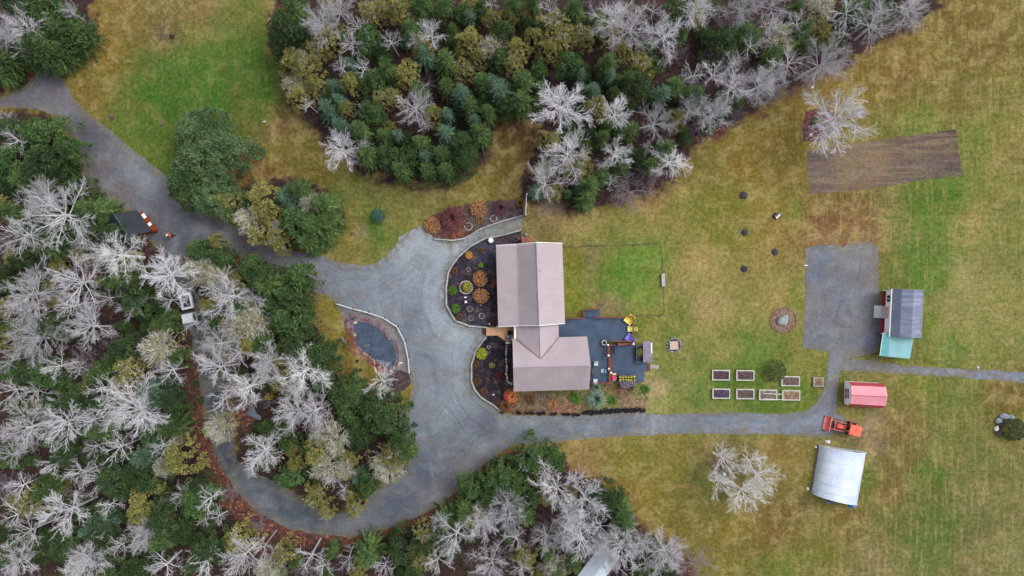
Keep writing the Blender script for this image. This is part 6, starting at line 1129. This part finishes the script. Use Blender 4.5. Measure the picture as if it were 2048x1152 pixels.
# traced crowns: kind, pixel x, pixel y, crown radius in pixels
TREES = {
'B': '35,45,46 15,66,34 112,424,66 33,464,58 140,557,56 42,584,60 330,550,46 445,588,56 167,657,44 63,677,60 420,685,44 418,745,48 267,828,72 110,851,48 31,861,54 110,1035,48 160,1128,52 20,1130,38 273,1078,38 582,829,52 634,827,44 520,913,42 520,738,34 645,43,36 673,12,30 825,213,42 682,296,40 865,63,30 1214,37,52 1271,47,48 1337,67,44 1127,207,54 1307,243,40 1141,313,54 1091,367,46 1437,213,40 1480,172,48 1400,10,36 1490,13,44 1563,10,42 1649,106,54 1763,40,42 1835,8,40 1684,221,70 1114,988,54 1170,1008,46 1137,1045,34 1020,1035,32 1087,1091,32 1124,1088,26 1167,1088,42 1252,1097,54 1218,1122,38 1335,1118,42 1012,1028,34 975,1050,34 919,1081,48 982,1138,42 490,1130,44 1530,160,36 1395,215,32 1560,140,34 70,385,44',
'W': '595,744,48 237,514,56 1231,228,33 1247,294,33 1344,321,40 480,776,44',
'b': '125,12,18 30,275,34 185,508,32 130,600,38 255,608,28 205,592,24 380,650,28 473,715,30 60,780,36 20,790,34 200,775,34 170,845,24 180,895,26 230,895,32 157,951,34 190,962,34 210,1010,26 30,975,34 22,1030,34 325,1130,42 410,1130,42 420,1003,32 579,785,28 685,988,20 660,975,16 715,50,25 780,76,22 700,86,25 680,130,20 725,126,20 615,207,16 720,300,18 835,68,20 1095,14,26 1295,290,16 1235,362,16 1430,150,30 1511,83,26 1580,125,34 1700,28,30 1690,55,24 1610,42,28 1047,940,13 1094,945,22 1207,1055,30 1290,1090,28 1300,1135,38 1040,1143,24 879,1061,28 875,1128,28 772,1138,28 685,1126,24 612,1111,38 525,1098,24 645,1140,20 1555,165,30 1380,140,24 95,735,34 330,740,30 300,905,30 90,935,30 55,1060,32 360,1000,30 230,1100,26 340,600,26 60,620,30 5,720,30 5,920,32 1470,115,28 1540,50,28 430,800,26 1030,1085,24',
'C': '110,105,34 145,70,40 85,98,42 8,122,30 45,12,42 0,150,22 134,104,22 16,256,28 100,325,40 60,352,40 150,378,28 185,425,38 205,445,28 230,560,26 285,600,40 270,562,28 350,800,34 350,855,34 240,958,44 275,945,34 340,1030,48 330,1070,38 370,1060,34 420,1088,36 150,1080,36 40,1100,40 225,1125,38 370,375,46 520,565,36 600,692,42 640,722,38 690,778,34 762,840,48 722,872,28 745,815,32 812,905,30 800,880,28 545,572,40 640,452,40 622,482,30 650,412,32 590,378,30 662,440,24 575,62,44 565,88,30 590,30,28 850,18,22 820,65,24 1000,60,26 885,130,27 780,145,22 840,180,20 890,175,22 965,170,24 940,215,26 1010,210,26 775,310,28 740,310,28 885,310,28 925,290,30 955,268,30 925,325,26 720,268,26 860,345,24 895,345,24 805,338,24 975,235,24 770,275,24 845,290,24 1044,165,34 1040,205,30 1030,12,24 1060,12,22 1150,20,26 1215,130,26 1282,172,30 1250,152,22 1355,170,26 1240,330,26 1330,300,28 1180,372,26 1172,398,26 1215,345,22 1300,330,22 1262,255,22 1204,277,20 1444,95,38 1475,75,30 1770,5,30 1600,62,22 1710,20,26 1030,1000,28 1214,995,32 1238,1028,32 1250,1052,24 930,1020,26 900,1035,32 810,1100,36 790,1078,28 735,1111,36 662,1101,16 830,1140,26 522,1068,30 1150,1120,22 1325,1110,22 885,1075,28 845,1090,24 1290,1145,26 1110,1145,24 1045,1040,26 20,440,30 160,460,30 60,520,30 120,650,30 250,700,34 330,640,28 200,740,32 60,740,32 150,800,32 60,830,30 210,860,34 140,910,34 300,960,30 400,960,30 100,985,28 200,1060,32 460,1110,26 400,1120,28 280,1130,30 15,1060,26 5,660,24 300,560,26 110,500,30 230,470,26 1385,190,24 1500,80,26 1550,110,24',
'G': '90,32,50 155,75,30 100,278,44 62,266,30 30,322,40 140,302,26 120,462,44 42,742,38 105,655,30 100,750,30 430,632,22 420,500,28 448,520,24 592,592,38 580,642,40 535,690,32 699,798,38 578,951,26 735,968,26 592,457,34 735,80,30 749,170,28 745,230,30 845,12,22 930,25,22 890,12,22 819,316,28 1144,127,27 1350,20,26 1230,180,13 1135,262,20 1310,130,18 1030,960,32 1064,915,36 1010,945,30 975,988,26 942,972,26 1110,920,22 360,720,26 500,540,30 480,610,28 400,505,24 530,855,16 572,878,20 400,1000,44 720,850,32 600,555,28 560,610,30 1095,905,22 980,955,24 1065,990,22 380,830,24 310,870,26 20,915,26 560,850,22 1000,120,24',
'T': '300,790,42 580,395,30 849,117,23 670,175,19 659,223,26 680,252,20 680,200,16 1002,180,32 922,197,27 895,230,16 892,268,24 950,244,20 855,315,23 795,270,17 940,35,16 605,62,17 1160,155,14 1321,187,24 1185,180,22 1390,217,18 719,948,16 996,965,14 200,1045,32 290,912,34 980,165,22 705,262,18 1220,155,18 640,760,22',
'Y': '13,681,26 247,778,34 363,912,46 292,1010,48 67,998,34 635,903,26 635,990,26 712,1008,24 655,1022,16 790,903,30 520,395,34 540,432,26 560,480,26 520,468,26 645,87,30 602,125,38 635,170,23 705,165,23 785,200,20 700,225,16 865,234,23 925,140,23 938,83,28 980,40,20 798,22,34 765,20,22 812,143,28 1110,50,32 1125,78,27 1035,98,24 1067,75,22 1098,100,25 1167,73,24 1225,62,22 1280,132,28 1194,213,26 1351,240,22 1100,282,26 1162,330,30 1070,953,22 1050,1112,26 845,1120,28 849,1061,22 572,1105,34 483,1082,38 455,700,24 850,90,24 470,400,22 630,100,24 670,60,20 1030,130,20 600,195,24 420,610,22 500,690,26 480,565,26 560,765,28 545,720,24 1240,1060,22 1090,990,20 940,1030,22 735,20,22 960,120,20 760,195,18 1390,30,24 590,920,20 430,480,18 1240,100,22 700,990,16 20,620,26 260,735,28',
'L': '406,540,40 317,694,42 512,640,44 498,655,34 443,848,38 672,878,36 655,932,36 769,930,38 500,440,32 622,412,25 560,455,18 590,172,26 985,97,28 1636,13,36 1556,72,34 965,1018,24 1110,1130,32 335,930,22 540,1130,30 610,120,22 1090,345,24 440,560,28 640,865,24 470,650,34 690,940,22',
'Q': '412,300,78 425,395,44',
'P': '160,720,46 235,712,44 130,500,36 262,572,34 150,985,40 690,950,22 620,1140,34 1270,380,44 1290,350,34 1440,60,38 1525,170,32 1385,1132,42 1400,255,26 1470,215,26 1350,1140,28 1500,190,24 1620,150,24 1430,110,26 240,880,30 90,600,32 520,1040,22 180,1060,28 300,720,28 1015,1110,26 1240,395,24 530,800,20 1570,180,22 1340,270,22 1690,100,24 1800,30,26 10,980,30 460,990,20 1080,1060,24 1350,110,28 1545,190,22 1475,235,20 1500,140,28 1655,140,22',
'F': '1467,924,38 1510,925,30 1530,958,36 1461,976,30 1493,1000,46 762,766,38'}
# trees of the lawns: fewer, larger limbs
ft = [make_bare(600 + i, R=2.6, H=7, limbs=10 + i % 3, dens=1.0, fork=.25, straggle=.12, trunkr=.11, thick=.85) for i in range(3)]
reg('F', [(mk(t_, 'trunk', BARKW), mk(c_, 'crown', BARKW), 2.6, 7.0) for t_, c_ in ft])
HT = {'B': 9.0, 'W': 8.5, 'b': 7.5, 'C': 8.2, 'D': 7.2, 'G': 5.8, 'T': 7.6, 'Y': 6.0, 'L': 5.2, 'Q': 7.0, 'P': 3.2, 'F': 6.0}
NAME = {'B': 'bare_tree', 'W': 'bare_tree', 'b': 'bare_tree', 'C': 'spruce_tree', 'D': 'cedar_tree', 'G': 'green_tree', 'T': 'blue_spruce', 'Y': 'cedar_tree', 'L': 'lichen_tree', 'Q': 'pine_tree', 'P': 'bare_bush', 'F': 'bare_tree'}
ADJ = {'B': 'large bare grey tree', 'W': 'bright white bare tree', 'b': 'small bare grey tree', 'C': 'dark green spruce', 'D': 'dense dark green cedar', 'G': 'bright green bushy tree', 'T': 'blue-green spruce', 'Y': 'olive-gold cedar', 'L': 'pale fuzzy lichen-covered tree', 'Q': 'big grey-green pine', 'P': 'mauve leafless bush', 'F': 'white-branched lawn tree'}
GRP = {'B': 'large bare grey trees', 'W': 'bright white bare trees', 'b': 'small bare grey trees', 'C': 'dark green spruces', 'D': 'dense dark green cedars', 'G': 'bright green bushy trees', 'T': 'blue-green spruces', 'Y': 'olive-gold cedars', 'L': 'pale lichen-covered trees', 'Q': 'big grey-green pines', 'P': 'mauve leafless bushes', 'F': 'white-branched lawn trees'}
MARKS = [('orange shed', 262, 450), ('white truck', 383, 617), ('pond', 750, 685), ('house', 1085, 630), ('orange-jacketed person', 342, 468), ('green bench', 808, 857), ('pale blue outbuilding', 1205, 1135), ('tilled garden plot', 1765, 320), ("photo's top left corner", 0, 0), ("photo's bottom left corner", 0, 1152), ("photo's top edge centre", 1024, 0), ("photo's bottom edge centre", 1024, 1152), ("photo's left edge centre", 0, 576), ('lone blue spruce', 755, 431), ('white trellis panel', 1052, 411), ('puddle', 505, 825), ('greenhouse', 1675, 950)]
DIRS = ['right', 'lower right', 'below', 'lower left', 'left', 'upper left', 'above', 'upper right']
ORD = ['', 'second-', 'third-', 'fourth-', 'fifth-', 'sixth-', 'seventh-', 'eighth-', 'ninth-', 'tenth-', 'eleventh-', 'twelfth-'] + ['%dth-' % i for i in range(13, 60)]
ALL = [(k,) + tuple(float(v) for v in s.split(',')) for k, ss in TREES.items() for s in ss.split()]
rD = random.Random(77); ALL = [(('D' if a[0] == 'C' and (a[3] >= 44 or (a[3] >= 25 and rD.random() < (.6 if a[1] < 840 and a[2] > 215 else .3))) else a[0]),) + a[1:] for a in ALL]
def trim(a):
    k, x, y, R_ = a; X, Y = np.array([x]), np.array([y])
    if pin(x, y, F_ISL): return (k, x, y, max(12.0, min(R_, float(polydist(X, Y, ISLAND)[0]) + 15)))
    if x < 900 and y > 640 and k in 'CDGTYL':
        if pin(x, y, LITTER): return None
        return (k, x, y, max(12.0, min(R_, float(polydist(X, Y, LITTER)[0]) + 6)))
    return a
def pin(x, y, poly): return bool(inpoly(np.array([x]), np.array([y]), poly)[0])
ALL = [b for b in (trim(a) for a in ALL) if b]
# understorey where the woods close up between the traced crowns
r = random.Random(11); fill = []
def pin(x, y, poly): return bool(inpoly(np.array([x]), np.array([y]), poly)[0])
tries = 0
while tries < 16000 and len(fill) < 250:
    tries += 1; x, y = r.uniform(-10, 2048), r.uniform(-10, 1160); pol = [q for q in (F_TL, F_L, F_TOP, F_CL, F_ISL) if pin(x, y, q)]
    if not pol: continue
    if pol[0] is F_L and (pin(x, y, LITTER) or (x > 330 and y < 740 and x < 400)): continue
    if any(math.hypot(x - a, y - b) < 30 for a, b in ((383, 617), (380, 640), (505, 825), (262, 450), (1215, 1120), (1190, 1140), (1390, 120), (395, 740))): continue
    if any(math.hypot(x - a[1], y - a[2]) < (a[3] * .5 if a[0] in 'CDGTYLQ' else 9) + 6 for a in ALL + fill): continue
    if min(polydist(np.array([x]), np.array([y]), pol[0])) < (26 if pol[0] is F_ISL else 14) or min(polydist(np.array([x]), np.array([y]), LITTER)) < 26: continue
    k = r.choices('CDGYTPb', [22, 20, 12, 10, 5, 16, 15])[0]; fill.append((k, x, y, r.uniform(13, 22)))
ALL += fill
print('trees', len(ALL), 'fill', len(fill))
labels = {}
for i, (k, x, y, R_) in enumerate(ALL):
    best = None
    for (mn, mx_, my) in MARKS:
        if k == 'Q' and 'pine' in mn: continue
        sec = lambda a, b: int(round(math.degrees(math.atan2(b - my, a - mx_)) / 45)) % 8
        s = sec(x, y); d = math.hypot(x - mx_, y - my)
        same = [t_ for t_ in ALL if t_[0] == k and sec(t_[1], t_[2]) == s]; rk = sum(1 for t_ in same if math.hypot(t_[1] - mx_, t_[2] - my) < d); sc = rk + d / 260
        if best is None or sc < best[0]: best = (sc, rk, mn, s)
    _, rk, mn, s = best
    place = {'above': 'directly above it', 'below': 'directly below it', 'left': 'to its left', 'right': 'to its right'}.get(DIRS[s], 'towards its ' + DIRS[s])
    labels[i] = '%s, %snearest to the %s, %s' % (ADJ[k], ORD[rk], mn, place)
LEAN = {(1684.0, 221.0): (1640, 252), (762.0, 766.0): (770, 762)}
for i, (k, x, y, R_) in enumerate(ALL):
    rr2 = random.Random(i * 13 + 5); V = KINDS[k]; var = V[rr2.randrange(len(V))]; me_t, me_c, R0, H0 = var[:4]
    small = i >= len(ALL) - len(fill); H_ = HT[k] * rr2.uniform(.85, 1.12) * (.62 if small else 1.0)
    if k in 'CDTGY': H_ *= .72 + .28 * min(1.3, R_ / 32)
    if k in 'bB': H_ *= .8 + .2 * min(1.3, R_ / 40)
    zc = H_ * (.84 if k in 'BWbF' else (.42 if k in 'CT' else .55)); c = U(x, y, zc); sc = R_ / PPM * (CAM_H - zc) / CAM_H / R0 * (1.1 if k in 'BWbF' else (1.1 if k in 'CT' else 1.04))
    t = bpy.data.objects.new(NAME[k], None); COL.objects.link(t); t.empty_display_size = .5
    lx, ly = rr2.gauss(0, .035), rr2.gauss(0, .035)
    if (x, y) in LEAN:
        b = U(*LEAN[(x, y)]); lx = (c.y - b.y) / zc; ly = (c.x - b.x) / zc; t.location = (b.x, b.y, 0); t.rotation_euler = Vector((c.x - b.x, c.y - b.y, zc)).to_track_quat('Z', 'Y').to_euler()
    else:
        t.location = (c.x - zc * ly, c.y + zc * lx, 0); t.rotation_euler = (lx, ly, rr2.uniform(0, 6.28))
    t.scale = (sc, sc * rr2.uniform(.92, 1.08), H_ / H0)
    tag(t, labels[i], 'bush' if k == 'P' else 'tree', GRP[k])
    for nm, me in (('trunk', me_t), ('crown', me_c)) + ((('twigs' if k == 'Y' else 'leaf_specks', var[4]),) if len(var) > 4 else ()):
        o = bpy.data.objects.new(nm, me); COL.objects.link(o); o.parent = t
for o in bpy.data.objects:
    if '_o' in o: del o['_o']
